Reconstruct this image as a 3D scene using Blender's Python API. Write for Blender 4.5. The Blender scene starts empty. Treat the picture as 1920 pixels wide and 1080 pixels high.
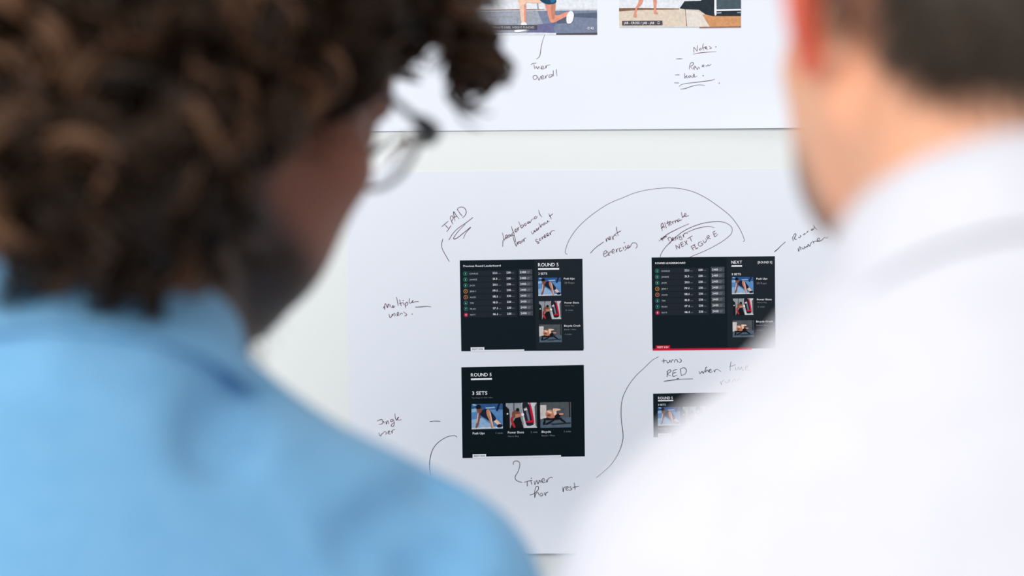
import bpy, math
import numpy as np
from mathutils import Vector

# ------------------------------------------------------------------ camera, world, lights, exposure
SC = bpy.context.scene
COL = SC.collection
FPX = 85.0 / 36.0 * 1920.0          # focal length in pixels of the 1920 frame
DIST = 0.8 * 85.0 / 36.0            # camera to wall: the frame spans 0.80 m of wall
ZC = 1.45                           # camera height
S = DIST / FPX                      # metres of wall per pixel

cam = bpy.data.cameras.new('camera')
cam.lens = 85.0
cam.sensor_width = 36.0
cam.dof.use_dof = True
cam.dof.focus_distance = DIST
cam.dof.aperture_fstop = 3.3
cam.clip_start = 0.05
camo = bpy.data.objects.new('camera', cam)
COL.objects.link(camo)
camo.location = (0, -DIST, ZC)
camo.rotation_euler = (math.pi / 2, 0, 0)
SC.camera = camo

w = bpy.data.worlds.new('room_light')
SC.world = w
w.use_nodes = True
w.node_tree.nodes['Background'].inputs[0].default_value = (0.90, 0.95, 1.0, 1)
w.node_tree.nodes['Background'].inputs[1].default_value = 0.55

def area(name, loc, target, sx, sy, power, col):
    l = bpy.data.lights.new(name, 'AREA')
    l.shape = 'RECTANGLE'; l.size = sx; l.size_y = sy; l.energy = power; l.color = col
    o = bpy.data.objects.new(name, l); COL.objects.link(o)
    o.location = loc
    o.rotation_euler = (Vector(target) - Vector(loc)).to_track_quat('-Z', 'Y').to_euler()
    return o
area('window_daylight', (-2.4, -7.4, 4.5), (0.0, -0.3, 1.40), 4.5, 3.2, 400, (1.0, 0.985, 0.97))
area('side_window_daylight', (-3.3, -2.7, 2.0), (0.1, -0.9, 1.45), 1.7, 1.5, 58, (1.0, 0.985, 0.97))
area('ceiling_panel', (0.1, -0.45, 2.85), (0.1, -0.3, 1.2), 1.6, 0.4, 7, (1.0, 0.985, 0.96))

SC.view_settings.view_transform = 'Standard'
SC.view_settings.look = 'None'
SC.view_settings.gamma = 1.0
SC.view_settings.use_curve_mapping = False
SC.view_settings.exposure = -0.13

# ------------------------------------------------------------------ helpers
def P(px, py, d):
    """world point seen at pixel (px,py) at depth d metres in front of the camera"""
    return np.array([(px - 960) / FPX * d, -DIST + d, ZC - (py - 540) / FPX * d])

def srgb(r, g, b):
    f = lambda c: (c / 255 / 12.92) if c <= 10 else ((c / 255 + 0.055) / 1.055) ** 2.4
    return (f(r), f(g), f(b), 1)

def mat(name, col, rough=0.6, **kw):
    m = bpy.data.materials.new(name); m.use_nodes = True
    nt = m.node_tree; b = nt.nodes['Principled BSDF']
    b.inputs['Base Color'].default_value = col
    b.inputs['Roughness'].default_value = rough
    for k, v in kw.items():
        b.inputs[k].default_value = v
    return m

def noise_mat(name, c0, c1, scale, rough=0.8, bump=0.0, bscale=None, **kw):
    m = mat(name, c0, rough, **kw)
    nt = m.node_tree; b = nt.nodes['Principled BSDF']
    tc = nt.nodes.new('ShaderNodeTexCoord')
    n = nt.nodes.new('ShaderNodeTexNoise'); n.inputs['Scale'].default_value = scale; n.inputs['Detail'].default_value = 4
    r = nt.nodes.new('ShaderNodeValToRGB')
    r.color_ramp.elements[0].color = c0; r.color_ramp.elements[1].color = c1
    r.color_ramp.elements[0].position = 0.3; r.color_ramp.elements[1].position = 0.7
    nt.links.new(tc.outputs['Object'], n.inputs['Vector'])
    nt.links.new(n.outputs['Fac'], r.inputs['Fac'])
    nt.links.new(r.outputs['Color'], b.inputs['Base Color'])
    if bump:
        n2 = nt.nodes.new('ShaderNodeTexNoise'); n2.inputs['Scale'].default_value = bscale or scale * 4
        bp = nt.nodes.new('ShaderNodeBump'); bp.inputs['Strength'].default_value = bump; bp.inputs['Distance'].default_value = 0.002
        nt.links.new(tc.outputs['Object'], n2.inputs['Vector'])
        nt.links.new(n2.outputs['Fac'], bp.inputs['Height'])
        nt.links.new(bp.outputs['Normal'], b.inputs['Normal'])
    return m

def attr_mat(name, rough, attr='tint', **kw):
    m = mat(name, (0.5, 0.5, 0.5, 1), rough, **kw)
    nt = m.node_tree; b = nt.nodes['Principled BSDF']
    a = nt.nodes.new('ShaderNodeAttribute'); a.attribute_name = attr
    nt.links.new(a.outputs['Color'], b.inputs['Base Color'])
    return m

def link(name, me, parent=None, loc=(0, 0, 0)):
    o = bpy.data.objects.new(name, me); COL.objects.link(o)
    o.location = loc
    if parent is not None:
        o.parent = parent
    return o

def mesh_np(name, V, F, mats, smooth=True, midx=None, tint=None):
    me = bpy.data.meshes.new(name)
    V = np.asarray(V, dtype=np.float32)
    if isinstance(F, np.ndarray):
        n = F.shape[1]
        me.vertices.add(len(V)); me.vertices.foreach_set('co', V.ravel())
        me.loops.add(F.size); me.loops.foreach_set('vertex_index', F.astype(np.int32).ravel())
        me.polygons.add(len(F))
        me.polygons.foreach_set('loop_start', np.arange(0, F.size, n, dtype=np.int32))
        me.update(calc_edges=True)
    else:
        me.from_pydata([tuple(v) for v in V], [], F)
    for m in mats:
        me.materials.append(m)
    if midx is not None:
        me.polygons.foreach_set('material_index', np.asarray(midx, dtype=np.int32))
    me.polygons.foreach_set('use_smooth', np.full(len(me.polygons), smooth))
    if tint is not None:
        at = me.color_attributes.new('tint', 'FLOAT_COLOR', 'POINT')
        c = np.ones((len(V), 4), dtype=np.float32); c[:, :3] = tint
        at.data.foreach_set('color', c.ravel())
    me.validate(); me.update()
    return me

def tag(o, label=None, cat=None, group=None, kind=None):
    if label: o['label'] = label
    if cat: o['category'] = cat
    if group: o['group'] = group
    if kind: o['kind'] = kind
    return o

# ------------------------------------------------------------------ the setting
M_WALL = noise_mat('painted_wall', (0.83, 0.85, 0.835, 1), (0.85, 0.87, 0.855, 1), 3.0, 0.7, 0.05, 220)
M_FLOOR = noise_mat('carpet', (0.16, 0.16, 0.17, 1), (0.24, 0.24, 0.25, 1), 60, 0.95, 0.4, 400)

def box_mesh(name, lo, hi, m):
    x0, y0, z0 = lo; x1, y1, z1 = hi
    V = [(x0,y0,z0),(x1,y0,z0),(x1,y1,z0),(x0,y1,z0),(x0,y0,z1),(x1,y0,z1),(x1,y1,z1),(x0,y1,z1)]
    F = [(0,3,2,1),(4,5,6,7),(0,1,5,4),(1,2,6,5),(2,3,7,6),(3,0,4,7)]
    return mesh_np(name, V, F, [m], smooth=False)
o = link('wall_back', box_mesh('wall_back', (-2.2, 0, 0), (2.2, 0.12, 2.9), M_WALL)); tag(o, kind='structure', label='plain off-white painted wall behind the sheets')
o = link('floor', box_mesh('floor', (-2.2, -3.6, -0.1), (2.2, 0.0, 0), M_FLOOR)); tag(o, kind='structure', label='dark grey carpet floor under the two men')
M_SKIRT = mat('skirting_paint', (0.8, 0.8, 0.78, 1), 0.4)
o = link('baseboard_back', box_mesh('baseboard_back', (-2.2, -0.015, 0), (2.2, -0.0005, 0.09), M_SKIRT)); tag(o, kind='structure')

# ------------------------------------------------------------------ flat print: glyphs, polygons, pen strokes
CHARS = sorted(set('PreviousRoundLeaderboardROUNDLEADERBOARD0123456789CHARLIEJANICEJACKJERRYALICETIMFRANMATT.mphKGTOTALPTSNEXT[]SETSPushUpsRepsPowerShotsHeavyBagminBicycleCruchBench/MatsREST:TapimagetoviewvideoALTERNATEKNEE,WEIGHTPUNCHESJAB-CROSS/gk'))
GLYPH = {}
def make_glyphs():
    tmp = []
    for ch in CHARS:
        c = bpy.data.curves.new('glyph', 'FONT'); c.body = ch; c.size = 1.0; c.offset = 0.012; c.resolution_u = 3
        ob = bpy.data.objects.new('glyph', c); COL.objects.link(ob); tmp.append((ch, ob, c))
    bpy.context.view_layer.update()
    dg = bpy.context.evaluated_depsgraph_get()
    for ch, ob, c in tmp:
        me = bpy.data.meshes.new_from_object(ob.evaluated_get(dg))
        V = np.array([v.co[:2] for v in me.vertices]); F = [tuple(p.vertices) for p in me.polygons]
        GLYPH[ch] = (V, F)
        bpy.data.meshes.remove(me)
    for ch, ob, c in tmp:
        bpy.data.objects.remove(ob); bpy.data.curves.remove(c)
make_glyphs()
CAP = GLYPH['E'][0][:, 1].max()

def smooth_line(pts, n=6):
    pts = np.array(pts, float)
    if len(pts) < 3:
        t = np.linspace(0, 1, 5)[:, None]
        return pts[0] * (1 - t) + pts[-1] * t
    p = np.vstack([2 * pts[0] - pts[1], pts, 2 * pts[-1] - pts[-2]])
    out = []
    for i in range(1, len(p) - 2):
        for k in range(n):
            t = k / n
            a, b, c, d = p[i-1], p[i], p[i+1], p[i+2]
            out.append(0.5 * ((2*b) + (c-a)*t + (2*a-5*b+4*c-d)*t*t + (3*b-a-3*c+d)*t**3))
    out.append(p[-2])
    return np.array(out)

class Flat:
    """flat print collected in photograph pixels, laid on a sheet of paper"""
    def __init__(self, sheet, lift=0.0):
        self.s = sheet; self.n = 0; self.lift = lift; self.V = []; self.F = []; self.M = []; self.mats = []
    def mi(self, m):
        if m not in self.mats: self.mats.append(m)
        return self.mats.index(m)
    def poly(self, pts, m, layer=1):
        b = len(self.V); self.n += 1; layer = layer + 0.05 * self.n
        self.V += [(x, y, layer) for x, y in pts]
        a = sum(pts[i][0] * pts[(i+1) % len(pts)][1] - pts[(i+1) % len(pts)][0] * pts[i][1] for i in range(len(pts)))
        idx = list(range(b, b + len(pts)))
        self.F.append(tuple(idx[::-1] if a > 0 else idx)); self.M.append(self.mi(m))
    def blob(self, pts, m, layer=1):
        """a polygon with its corners rounded into a soft outline"""
        q = np.array(pts, float); n = len(q); out = []
        for i in range(n):
            a, b, c, d = q[i-1], q[i], q[(i+1) % n], q[(i+2) % n]
            for t in (0.0, 0.25, 0.5, 0.75):
                # blend of the corner-cutting and the interpolating spline keeps thin limbs thin
                cat = 0.5 * ((2*b) + (c-a)*t + (2*a-5*b+4*c-d)*t*t + (3*b-a-3*c+d)*t**3)
                bsp = ((1-t)**3*a + (3*t**3-6*t*t+4)*b + (-3*t**3+3*t*t+3*t+1)*c + t**3*d) / 6
                out.append(tuple(0.6 * cat + 0.4 * bsp))
        self.poly(out, m, layer)
    def quad(self, A, u0, v0, u1, v1, m, layer=1):
        self.poly([A(u0, v0), A(u1, v0), A(u1, v1), A(u0, v1)], m, layer)
    def disc(self, cx, cy, rx, ry, m, layer=1, n=18):
        self.poly([(cx + rx * math.cos(2*math.pi*i/n), cy + ry * math.sin(2*math.pi*i/n)) for i in range(n)], m, layer)
    def text(self, A, s, u0, u1, base, cap, m, layer=3, slope=0.0):
        """text from u0 to u1, baseline at v=base, capital height cap, in the frame A"""
        x = 0; parts = []; self.n += 1; layer = layer + 0.05 * self.n
        for ch in s:
            if ch == ' ':
                x += 0.30; continue
            V, F = GLYPH[ch]
            mn, mx = V[:, 0].min(), V[:, 0].max()
            parts.append((V + np.array([x - mn, 0]), F)); x += mx - mn + 0.085
        wd = x - 0.085; k = (u1 - u0) / wd; kc = cap / CAP
        for V, F in parts:
            b = len(self.V)
            for q in V:
                X, Y = A(u0 + q[0] * k, base - q[1] * kc); self.V.append((X, Y, layer))
            for f in F:
                self.F.append(tuple(b + i for i in f)); self.M.append(self.mi(m))
    def stroke(self, pts, m, wpx=1.5, layer=2):
        c = smooth_line(pts)
        d = np.gradient(c, axis=0); L = np.hypot(d[:, 0], d[:, 1]) + 1e-9
        nrm = np.stack([-d[:, 1] / L, d[:, 0] / L], 1)
        t = np.linspace(0, 1, len(c))
        ww = wpx * 0.5 * (0.72 + 0.28 * np.sin(np.pi * t)) * (1 + 0.16 * np.sin(t * 7 + c[0, 0]))
        a = c + nrm * ww[:, None]; bq = c - nrm * ww[:, None]
        b = len(self.V)
        for i in range(len(c)):
            self.V.append((a[i, 0], a[i, 1], layer)); self.V.append((bq[i, 0], bq[i, 1], layer))
        for i in range(len(c) - 1):
            j = b + 2 * i
            self.F.append((j, j + 1, j + 3, j + 2)); self.M.append(self.mi(m))
    def build(self, name, parent, label=None):
        W = np.array([self.s.point(x, y, l + self.lift) for x, y, l in self.V]) - self.s.org
        me = mesh_np(name, W, self.F, self.mats, smooth=False, midx=self.M)
        o = link(name, me, parent)
        if label: o['label'] = label
        return o

M_PAPER = noise_mat('paper', (0.80, 0.825, 0.90, 1), (0.82, 0.845, 0.915, 1), 8, 0.75, 0.02, 900)
INK = mat('pen_ink', srgb(100, 50, 72), 0.6, **{'Specular IOR Level': 0.1})
INK2 = mat('pen_ink_dark', srgb(46, 38, 46), 0.6, **{'Specular IOR Level': 0.1})

class Sheet:
    """a sheet of paper on the wall, edges in pixels; the free lower edge curls off the wall"""
    def __init__(self, name, x0, x1, y0, y1, rot, curl0, lift, lift_r, label):
        self.x0, self.x1, self.y0, self.y1, self.rot = x0, x1, y0, y1, rot
        self.curl0, self.lift, self.lift_r = curl0, lift, lift_r
        cx, cy = (x0 + x1) / 2, (y0 + y1) / 2
        self.c = (cx, cy)
        self.org = np.array([(cx - 960) * S, 0.0, ZC - (y1 - 540) * S])
        nx, ny = 64, 56
        G = []
        for back in (0, 1):
            for j in range(ny + 1):
                for i in range(nx + 1):
                    X = x0 + (x1 - x0) * i / nx - cx; Y = y0 + (y1 - y0) * j / ny - cy
                    c_, s_ = math.cos(rot), math.sin(rot)
                    px, py = cx + X * c_ + Y * s_, cy - X * s_ + Y * c_
                    p = self.point(px, py, 0)
                    if back: p[1] += 0.00012
                    G.append(p - self.org)
        N = (nx + 1) * (ny + 1); F = []
        for j in range(ny):
            for i in range(nx):
                a = j * (nx + 1) + i
                q = (a, a + nx + 1, a + nx + 2, a + 1)
                F.append(q); F.append(tuple(N + k for k in q[::-1]))
        ring = [i for i in range(nx + 1)] + [j * (nx + 1) + nx for j in range(1, ny + 1)] + \
               [ny * (nx + 1) + i for i in range(nx - 1, -1, -1)] + [j * (nx + 1) for j in range(ny - 1, 0, -1)]
        for k in range(len(ring)):
            a, b = ring[k], ring[(k + 1) % len(ring)]
            e = len(G); G += [G[a], G[b], G[b + N], G[a + N]]        # own corners: a crisp cut edge
            F.append((e, e + 1, e + 2, e + 3))
        self.ob = link(name, mesh_np(name, G, F, [M_PAPER], smooth=False), None, tuple(self.org))
        for p in self.ob.data.polygons: p.use_smooth = True
        tag(self.ob, label, 'paper')
    def point(self, px, py, layer):
        t = max(0.0, (py - self.curl0) / (self.y1 - self.curl0))
        r = min(1.0, max(0.0, (px - self.x0) / (self.x1 - self.x0)))
        y = 0.0005 + (self.lift + (self.lift_r - self.lift) * r ** 3) * t * t
        return np.array([(px - 960) * S, -y - layer * 0.00006, ZC - (py - 540) * S])

SHEET_B = Sheet('paper_sheet', 655, 1668, 319, 1035, 0.008, 900, 0.006, 0.008, 'lower white sheet with four dark printed screens and handwritten notes')
SHEET_T = Sheet('paper_sheet', 640, 1653, -474, 243, 0.008, 150, 0.0010, 0.0055, 'upper white sheet with two workout photos and handwritten notes, above the other sheet')

# --- colours of the print
def pm(name, r, g, b): return mat('print_' + name, srgb(r, g, b), 0.7, **{'Specular IOR Level': 0.08})
def ph(name, r, g, b, amp=0.13, scale=420):
    c = np.array(srgb(r, g, b)); lo = tuple(c[:3] * (1 - amp)) + (1,); hi = tuple(np.minimum(c[:3] * (1 + amp), 0.9)) + (1,)
    return noise_mat('photo_' + name, lo, hi, scale, 0.7, **{'Specular IOR Level': 0.08})
C_BG = pm('screen_navy', 17, 28, 36); C_BG3 = pm('screen_deep', 6, 22, 28); C_PANEL = pm('panel_slate', 29, 37, 44)
C_ROW = pm('row_slate', 33, 40, 48); C_BOX = pm('box_grey', 70, 74, 82)
C_W = pm('white', 240, 240, 245); C_LG = pm('light_grey', 178, 182, 190); C_MG = pm('mid_grey', 120, 126, 134)
C_GREEN = pm('green', 20, 150, 110); C_TEAL = pm('teal', 24, 140, 125); C_AMB = pm('amber', 226, 160, 72); C_ORG = pm('orange', 216, 140, 96); C_RED = pm('red', 214, 20, 52); C_PINK = pm('crimson', 190, 40, 80)
C_SK1 = ph('skin_light', 240, 196, 172, 0.10); C_SK2 = ph('skin_mid', 196, 130, 104); C_SK3 = ph('skin_dark', 132, 78, 64); C_SKR = ph('skin_red', 224, 150, 128)
C_NAVY = ph('navy', 26, 34, 56); C_BLK = pm('black', 20, 22, 26); C_BLUE = ph('gym_blue', 92, 138, 190); C_BLUE2 = ph('gym_blue_deep', 48, 88, 142); C_BLUE3 = ph('gym_blue_pale', 146, 180, 214)
C_GR1 = ph('wall_pale', 206, 208, 212); C_GR2 = ph('wall_grey', 150, 156, 162); C_GR3 = ph('wall_dark', 84, 88, 92); C_GR4 = ph('floor_steel', 84, 100, 116); C_BOXW = ph('box_cream', 214, 204, 200)
C_REDS = ph('red_suit', 190, 44, 50); C_BAG = ph('bag_dark', 36, 36, 46); C_BAGH = ph('bag_sheen', 116, 124, 140)
C_WALLW = ph('gym_white', 226, 228, 234, 0.10); C_RUST = ph('rust', 150, 112, 104); C_MAT = ph('mat_bluegrey', 122, 132, 154); C_MAT2 = ph('mat_pale', 160, 164, 176); C_MAT3 = ph('mat_dark', 92, 100, 122); C_MATV = ph('mat_violet', 112, 110, 148)
C_TAGB = pm('tag_grey', 84, 78, 84); C_FLOORT = ph('floor_tan', 220, 204, 186, 0.10); C_FLOORL = ph('floor_pale', 226, 216, 206, 0.10); C_FLOORO = ph('floor_orange', 208, 150, 104); C_RUB = ph('rubber', 42, 52, 58); C_RUB2 = ph('mesh_grey', 76, 92, 100); C_SHORT = ph('shorts_teal', 34, 72, 96); C_SHORT2 = ph('shorts_blue', 44, 110, 150)
C_BRN = ph('shade_brown', 130, 98, 76)

def frame(tl, tr, bl, wd, ht):
    tl, tr, bl = np.array(tl, float), np.array(tr, float), np.array(bl, float)
    ex, ey = (tr - tl) / wd, (bl - tl) / ht
    return lambda u, v: tuple(tl + ex * u + ey * v)

def sub(A, u0, v0, u1, v1):
    return lambda x, y: A(u0 + (u1 - u0) * x, v0 + (v1 - v0) * y)

SOFT = (C_SK1, C_SK2, C_SK3, C_SKR, C_NAVY, C_REDS, C_W, C_BLK, C_SHORT, C_SHORT2, C_BAG, C_BAGH, C_RED)   # bodies and cloth get rounded outlines
def photo_pushup(f, B):
    p = lambda pts, m, l: (f.blob if m in SOFT and l >= 5 else f.poly)([B(x, y) for x, y in pts], m, l)
    f.quad(B, 0, 0, 1, 1, C_BLUE, 2)
    p([(0,0),(1,0),(1,.24),(0,.2)], C_BLUE2, 3)
    p([(0,.2),(.2,.16),(.2,.3),(0,.34)], C_BLUE3, 4)
    p([(.45,.14),(.74,.12),(.76,.18),(.46,.2)], C_BLUE3, 4)
    p([(.78,.28),(.86,0),(.93,0),(.84,.3)], C_NAVY, 4)
    p([(.03,.0),(.1,.0),(.2,.06),(.06,.08)], C_BLUE3, 4)
    p([(.0,.62),(.35,.55),(.75,.95),(0,.95)], C_BLUE3, 3)
    p([(0,.94),(1,.9),(1,.98),(0,1)], C_GR1, 4)
    p([(.72,.58),(.84,.66),(.97,.86),(.9,.92),(.78,.78),(.7,.7)], C_SK1, 5)
    p([(.8,.88),(.88,.8),(.99,.84),(.97,.93),(.84,.95)], C_NAVY, 6)
    p([(.26,.32),(.38,.22),(.52,.19),(.62,.3),(.75,.5),(.79,.62),(.72,.69),(.6,.7),(.45,.58),(.3,.47)], C_NAVY, 6)
    p([(.2,.36),(.29,.42),(.26,.6),(.21,.88),(.12,.97),(.16,.7)], C_SK3, 7)
    p([(.2,.36),(.23,.36),(.19,.7),(.16,.8),(.17,.6)], C_SK1, 8)
    p([(.47,.26),(.55,.2),(.62,.38),(.65,.6),(.7,.9),(.63,.97),(.59,.7),(.5,.48)], C_SK2, 7)
    p([(.57,.24),(.62,.38),(.65,.6),(.7,.92),(.67,.92),(.61,.58)], C_SK1, 8)
    p([(.16,.2),(.3,.14),(.35,.26),(.28,.38),(.2,.34)], C_SK3, 7)
    p([(.14,.18),(.16,.06),(.24,.02),(.3,.08),(.3,.18),(.2,.2)], C_BLK, 8)

def photo_bag(f, B):
    p = lambda pts, m, l: (f.blob if m in SOFT and l >= 5 else f.poly)([B(x, y) for x, y in pts], m, l)
    f.quad(B, 0, 0, 1, 1, C_GR2, 2)
    p([(.5,0),(1,0),(1,1),(.58,1)], C_GR1, 3)
    p([(.92,.16),(1,0),(1,1),(.95,.9)], C_GR3, 4)
    p([(0,.12),(.1,.24),(.12,.5),(.12,1),(0,1)], C_BLK, 4)
    p([(.02,.4),(.07,.38),(.08,.44),(.03,.47)], C_GR1, 5)
    p([(.25,0),(.27,0),(.27,.3),(.25,.3)], C_BLK, 4)
    p([(.3,.6),(.46,.56),(.56,1),(.14,1),(.18,.85)], C_BLK, 4)
    p([(.2,.36),(.3,.28),(.42,.3),(.46,.44),(.34,.5),(.24,.62),(.2,.52)], C_SK3, 5)
    p([(.14,.6),(.24,.52),(.22,.7),(.3,.92),(.28,1),(.2,.9)], C_REDS, 6)
    p([(.3,.44),(.44,.44),(.52,.44),(.52,.52),(.38,.58),(.3,.52)], C_SK2, 6)
    p([(.5,.4),(.58,.42),(.58,.52),(.5,.52)], C_W, 7)
    p([(.33,.22),(.4,.2),(.44,.28),(.4,.34),(.33,.32)], C_BLK, 6)
    p([(.5,0),(.74,0),(.9,.8),(.84,.9),(.7,.92),(.64,.84)], C_BAG, 6)
    p([(.74,0),(.8,.06),(.91,.76),(.86,.84)], C_RED, 7)
    p([(.62,.2),(.68,.18),(.78,.74),(.72,.76)], C_BAGH, 7)
    p([(.65,.72),(.88,.7),(.89,.77),(.67,.79)], C_RED, 8)
    p([(.57,.24),(.66,.2),(.7,.28),(.6,.32)], C_BOXW, 8)

def photo_bench(f, B):
    p = lambda pts, m, l: (f.blob if m in SOFT and l >= 5 else f.poly)([B(x, y) for x, y in pts], m, l)
    f.quad(B, 0, 0, 1, 1, C_GR3, 2)
    p([(0,.64),(1,.6),(1,1),(0,1)], C_GR4, 3)
    p([(0,.1),(.2,.1),(.2,.62),(0,.66)], C_BOXW, 4)
    p([(.22,.1),(.5,.08),(.9,.05),(.9,.4),(.3,.5)], C_GR3, 3)
    p([(.93,.0),(.96,0),(.97,.6),(.94,.6)], C_BLK, 4)
    p([(.3,.84),(.98,.8),(.98,.86),(.4,.9)], C_RUB, 4)
    p([(.08,.62),(.6,.6),(.72,.64),(.6,.7),(.14,.7)], C_BLK, 6)
    p([(.13,.66),(.17,.66),(.16,.86),(.1,.9),(.08,.84)], C_BLK, 6)
    p([(.16,.84),(.4,.7),(.46,.72),(.2,.9)], C_BLK, 6)
    p([(.6,.66),(.68,.64),(.84,.8),(.78,.82)], C_BLK, 6)
    p([(.16,.5),(.22,.3),(.4,.3),(.5,.5),(.46,.62),(.26,.62)], C_SK2, 7)
    p([(.2,.34),(.3,.32),(.4,.42),(.3,.44)], C_SK1, 8)
    p([(.24,.46),(.34,.48),(.32,.56),(.2,.54)], C_SK3, 8)
    p([(.4,.26),(.48,.24),(.64,.26),(.66,.32),(.52,.34),(.54,.5),(.46,.54)], C_SK1, 8)
    p([(.48,.5),(.62,.44),(.66,.54),(.56,.62),(.46,.62)], C_BLK, 8)
    p([(.6,.44),(.76,.44),(.74,.5),(.62,.5)], C_SKR, 9)
    p([(.66,.24),(.71,.18),(.74,.24),(.71,.36),(.66,.34)], C_RUB2, 9)

def heading(sheet, par, A, items, name='heading'):
    """items: (text,u0,u1,base,cap,mat) in px of the frame A, plus bars (u0,v0,u1,v1,mat)"""
    f = Flat(sheet)
    for it in items:
        if len(it) == 6: f.text(A, *it)
        else: f.quad(A, it[0], it[1], it[2], it[3], it[4], 3)
    return f.build(name, par)

NAMES = ['CHARLIE', 'JANICE', 'JACK', 'JERRY', 'ALICE', 'TIM', 'FRAN', 'MATT']
SPEED = ['22.1', '21.3', '20.1', '19.1', '18.1', '18.0', '17.1', '16.1']
NWID = [16, 14, 10.2, 12, 11, 7, 10.2, 10]

def leaderboard(tl, tr, bl, br, second, label):
    """a dark printed screen with leaderboard rows; pixel frame of 230 x 171"""
    A = frame(tl, tr, bl, 230, 171)
    f = Flat(SHEET_B)
    f.poly([tl, tr, br, bl], C_BG, 1)
    scr = f.build('printed_screen', SHEET_B.ob, label)
    g = Flat(SHEET_B); g.quad(A, 140, 1.2, 229.5, 169.5, C_PANEL, 2); g.build('side_panel', scr)
    if second: heading(SHEET_B, scr, A, [('ROUND LEADERBOARD', 6.6, 63, 12.2, 3.4, C_W)], 'title_text')
    else: heading(SHEET_B, scr, A, [('Previous Round Leaderboard', 6.6, 76.5, 12.6, 3.6, C_W)], 'title_text')
    for i in range(8):
        v = 25.2 + 11.06 * i
        r = Flat(SHEET_B)
        r.quad(A, 6, v - 5.3, 106, v + 4.9, C_ROW, 2)
        col = [C_GREEN, C_GREEN, C_GREEN, C_AMB, C_ORG, C_TEAL, C_TEAL, C_PINK][i]
        cx, cy = A(10.0, v)
        r.disc(cx, cy, 3.8, 3.8, col, 3)
        if i < 7: r.disc(cx, cy, 2.9, 2.9, C_BG, 4)
        r.text(A, str(i + 1), 9.7 if i == 0 else 9.1, 10.4 if i == 0 else 10.9, v + 1.4, 2.8, C_W if i in (0, 1, 2, 5, 6, 7) else col, 5)
        r.text(A, NAMES[i], 17.8, 17.8 + NWID[i], v + 1.5, 2.7, C_LG, 4)
        r.text(A, SPEED[i], 61, 69.6, v + 1.0, 3.5, C_W, 4)
        r.text(A, 'mph', 71, 76.6, v + 1.0, 1.6, C_MG, 4)
        r.text(A, '230', 87, 95, v + 0.6, 3.6, C_W, 4)
        r.text(A, 'KG', 96.5, 101.3, v + 0.6, 1.7, C_MG, 4)
        r.quad(A, 110.4, v - 6.6, 135.6, v + 2.9, C_BOX, 3)
        r.text(A, '2400', 112.6, 123.8, v + 0.4, 3.9, C_W, 4)
        r.text(A, 'TOTAL', 125.6, 131.6, v - 1.7, 1.3, C_LG, 4)
        r.text(A, 'PTS', 125.6, 129.8, v + 0.7, 1.3, C_LG, 4)
        r.build('leaderboard_row', scr)
    if second:
        heading(SHEET_B, scr, A, [('NEXT', 148.8, 168.6, 13.0, 5.2, C_W), (148.8, 16.2, 168.6, 18.8, C_W)], 'heading_text')
        heading(SHEET_B, scr, A, [('[ROUND 5]', 198, 224.5, 13.0, 3.8, C_W)], 'round_text')
        heading(SHEET_B, scr, A, [('3 SETS', 149, 166, 34.4, 3.6, C_W)], 'sets_text')
        ph = [(149, 37.8, 189.2, 69.8), (151, 77.8, 189.2, 108.3), (149.8, 118.5, 189.2, 149.8)]
        cap = [[('Push Ups', 195, 215.3, 43.2, 3.4, C_W), ('20 Reps', 195.2, 214, 51.6, 3.3, C_MG)],
               [('Power Shots', 195.6, 223, 81.6, 3.2, C_W), ('Heavy Bag', 196, 213.5, 86.6, 2.2, C_MG), ('2 min', 196.6, 210, 94.9, 2.8, C_MG)],
               [('Bicycle Cruch', 193.8, 224.6, 122.5, 3.3, C_W), ('Bench / Mats', 194, 216, 129, 2.3, C_MG), ('1 min', 195.4, 207.5, 138.4, 2.8, C_MG)]]
    else:
        heading(SHEET_B, scr, A, [('ROUND 5', 146.6, 185, 13.4, 6.2, C_W), (146.6, 16.6, 186, 19.8, C_W)], 'heading_text')
        heading(SHEET_B, scr, A, [('3 SETS', 147, 163.4, 28.9, 3.8, C_W)], 'sets_text')
        ph = [(146.2, 34.6, 188.8, 68.8), (147.2, 79.0, 188.8, 112.8), (146.6, 122.8, 188.8, 156.4)]
        cap = [[('Push Ups', 194.6, 214.6, 38.6, 3.4, C_W), ('20 Reps', 195.4, 214, 46.6, 3.5, C_MG)],
               [('Power Shots', 195.2, 222, 83.9, 3.3, C_W), ('Heavy Bag', 195.6, 212.8, 88.8, 2.2, C_MG), ('2 min', 196.4, 210.6, 97.6, 2.8, C_MG)],
               [('Bicycle Cruch', 193.6, 223.8, 127.4, 3.5, C_W), ('Bench / Mats', 193.8, 215.6, 133.8, 2.4, C_MG), ('1 min', 195.4, 207, 142.9, 2.8, C_MG)]]
    for k in range(3):
        q = Flat(SHEET_B, 1.5); (photo_pushup, photo_bag, photo_bench)[k](q, sub(A, *ph[k])); q.build('exercise_photo', scr)
        heading(SHEET_B, scr, A, cap[k], 'caption_text')
    b = Flat(SHEET_B)
    if second:
        b.quad(A, 0.2, 169.4, 185.5, 172.9, C_RED, 3); b.quad(A, 6.2, 163.4, 32.6, 170.5, C_RED, 3.5)
        b.text(A, 'REST 0:54', 9.2, 29.5, 168.3, 3.0, C_W, 5)
    else:
        b.quad(A, 18, 169.0, 118, 171.6, C_W, 3); b.quad(A, 17.6, 163.8, 43.2, 171.6, C_W, 3.5)
        b.text(A, 'REST 0:54', 20.6, 40.4, 168.8, 2.9, C_TAGB, 5)
    b.build('rest_bar', scr)

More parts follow.
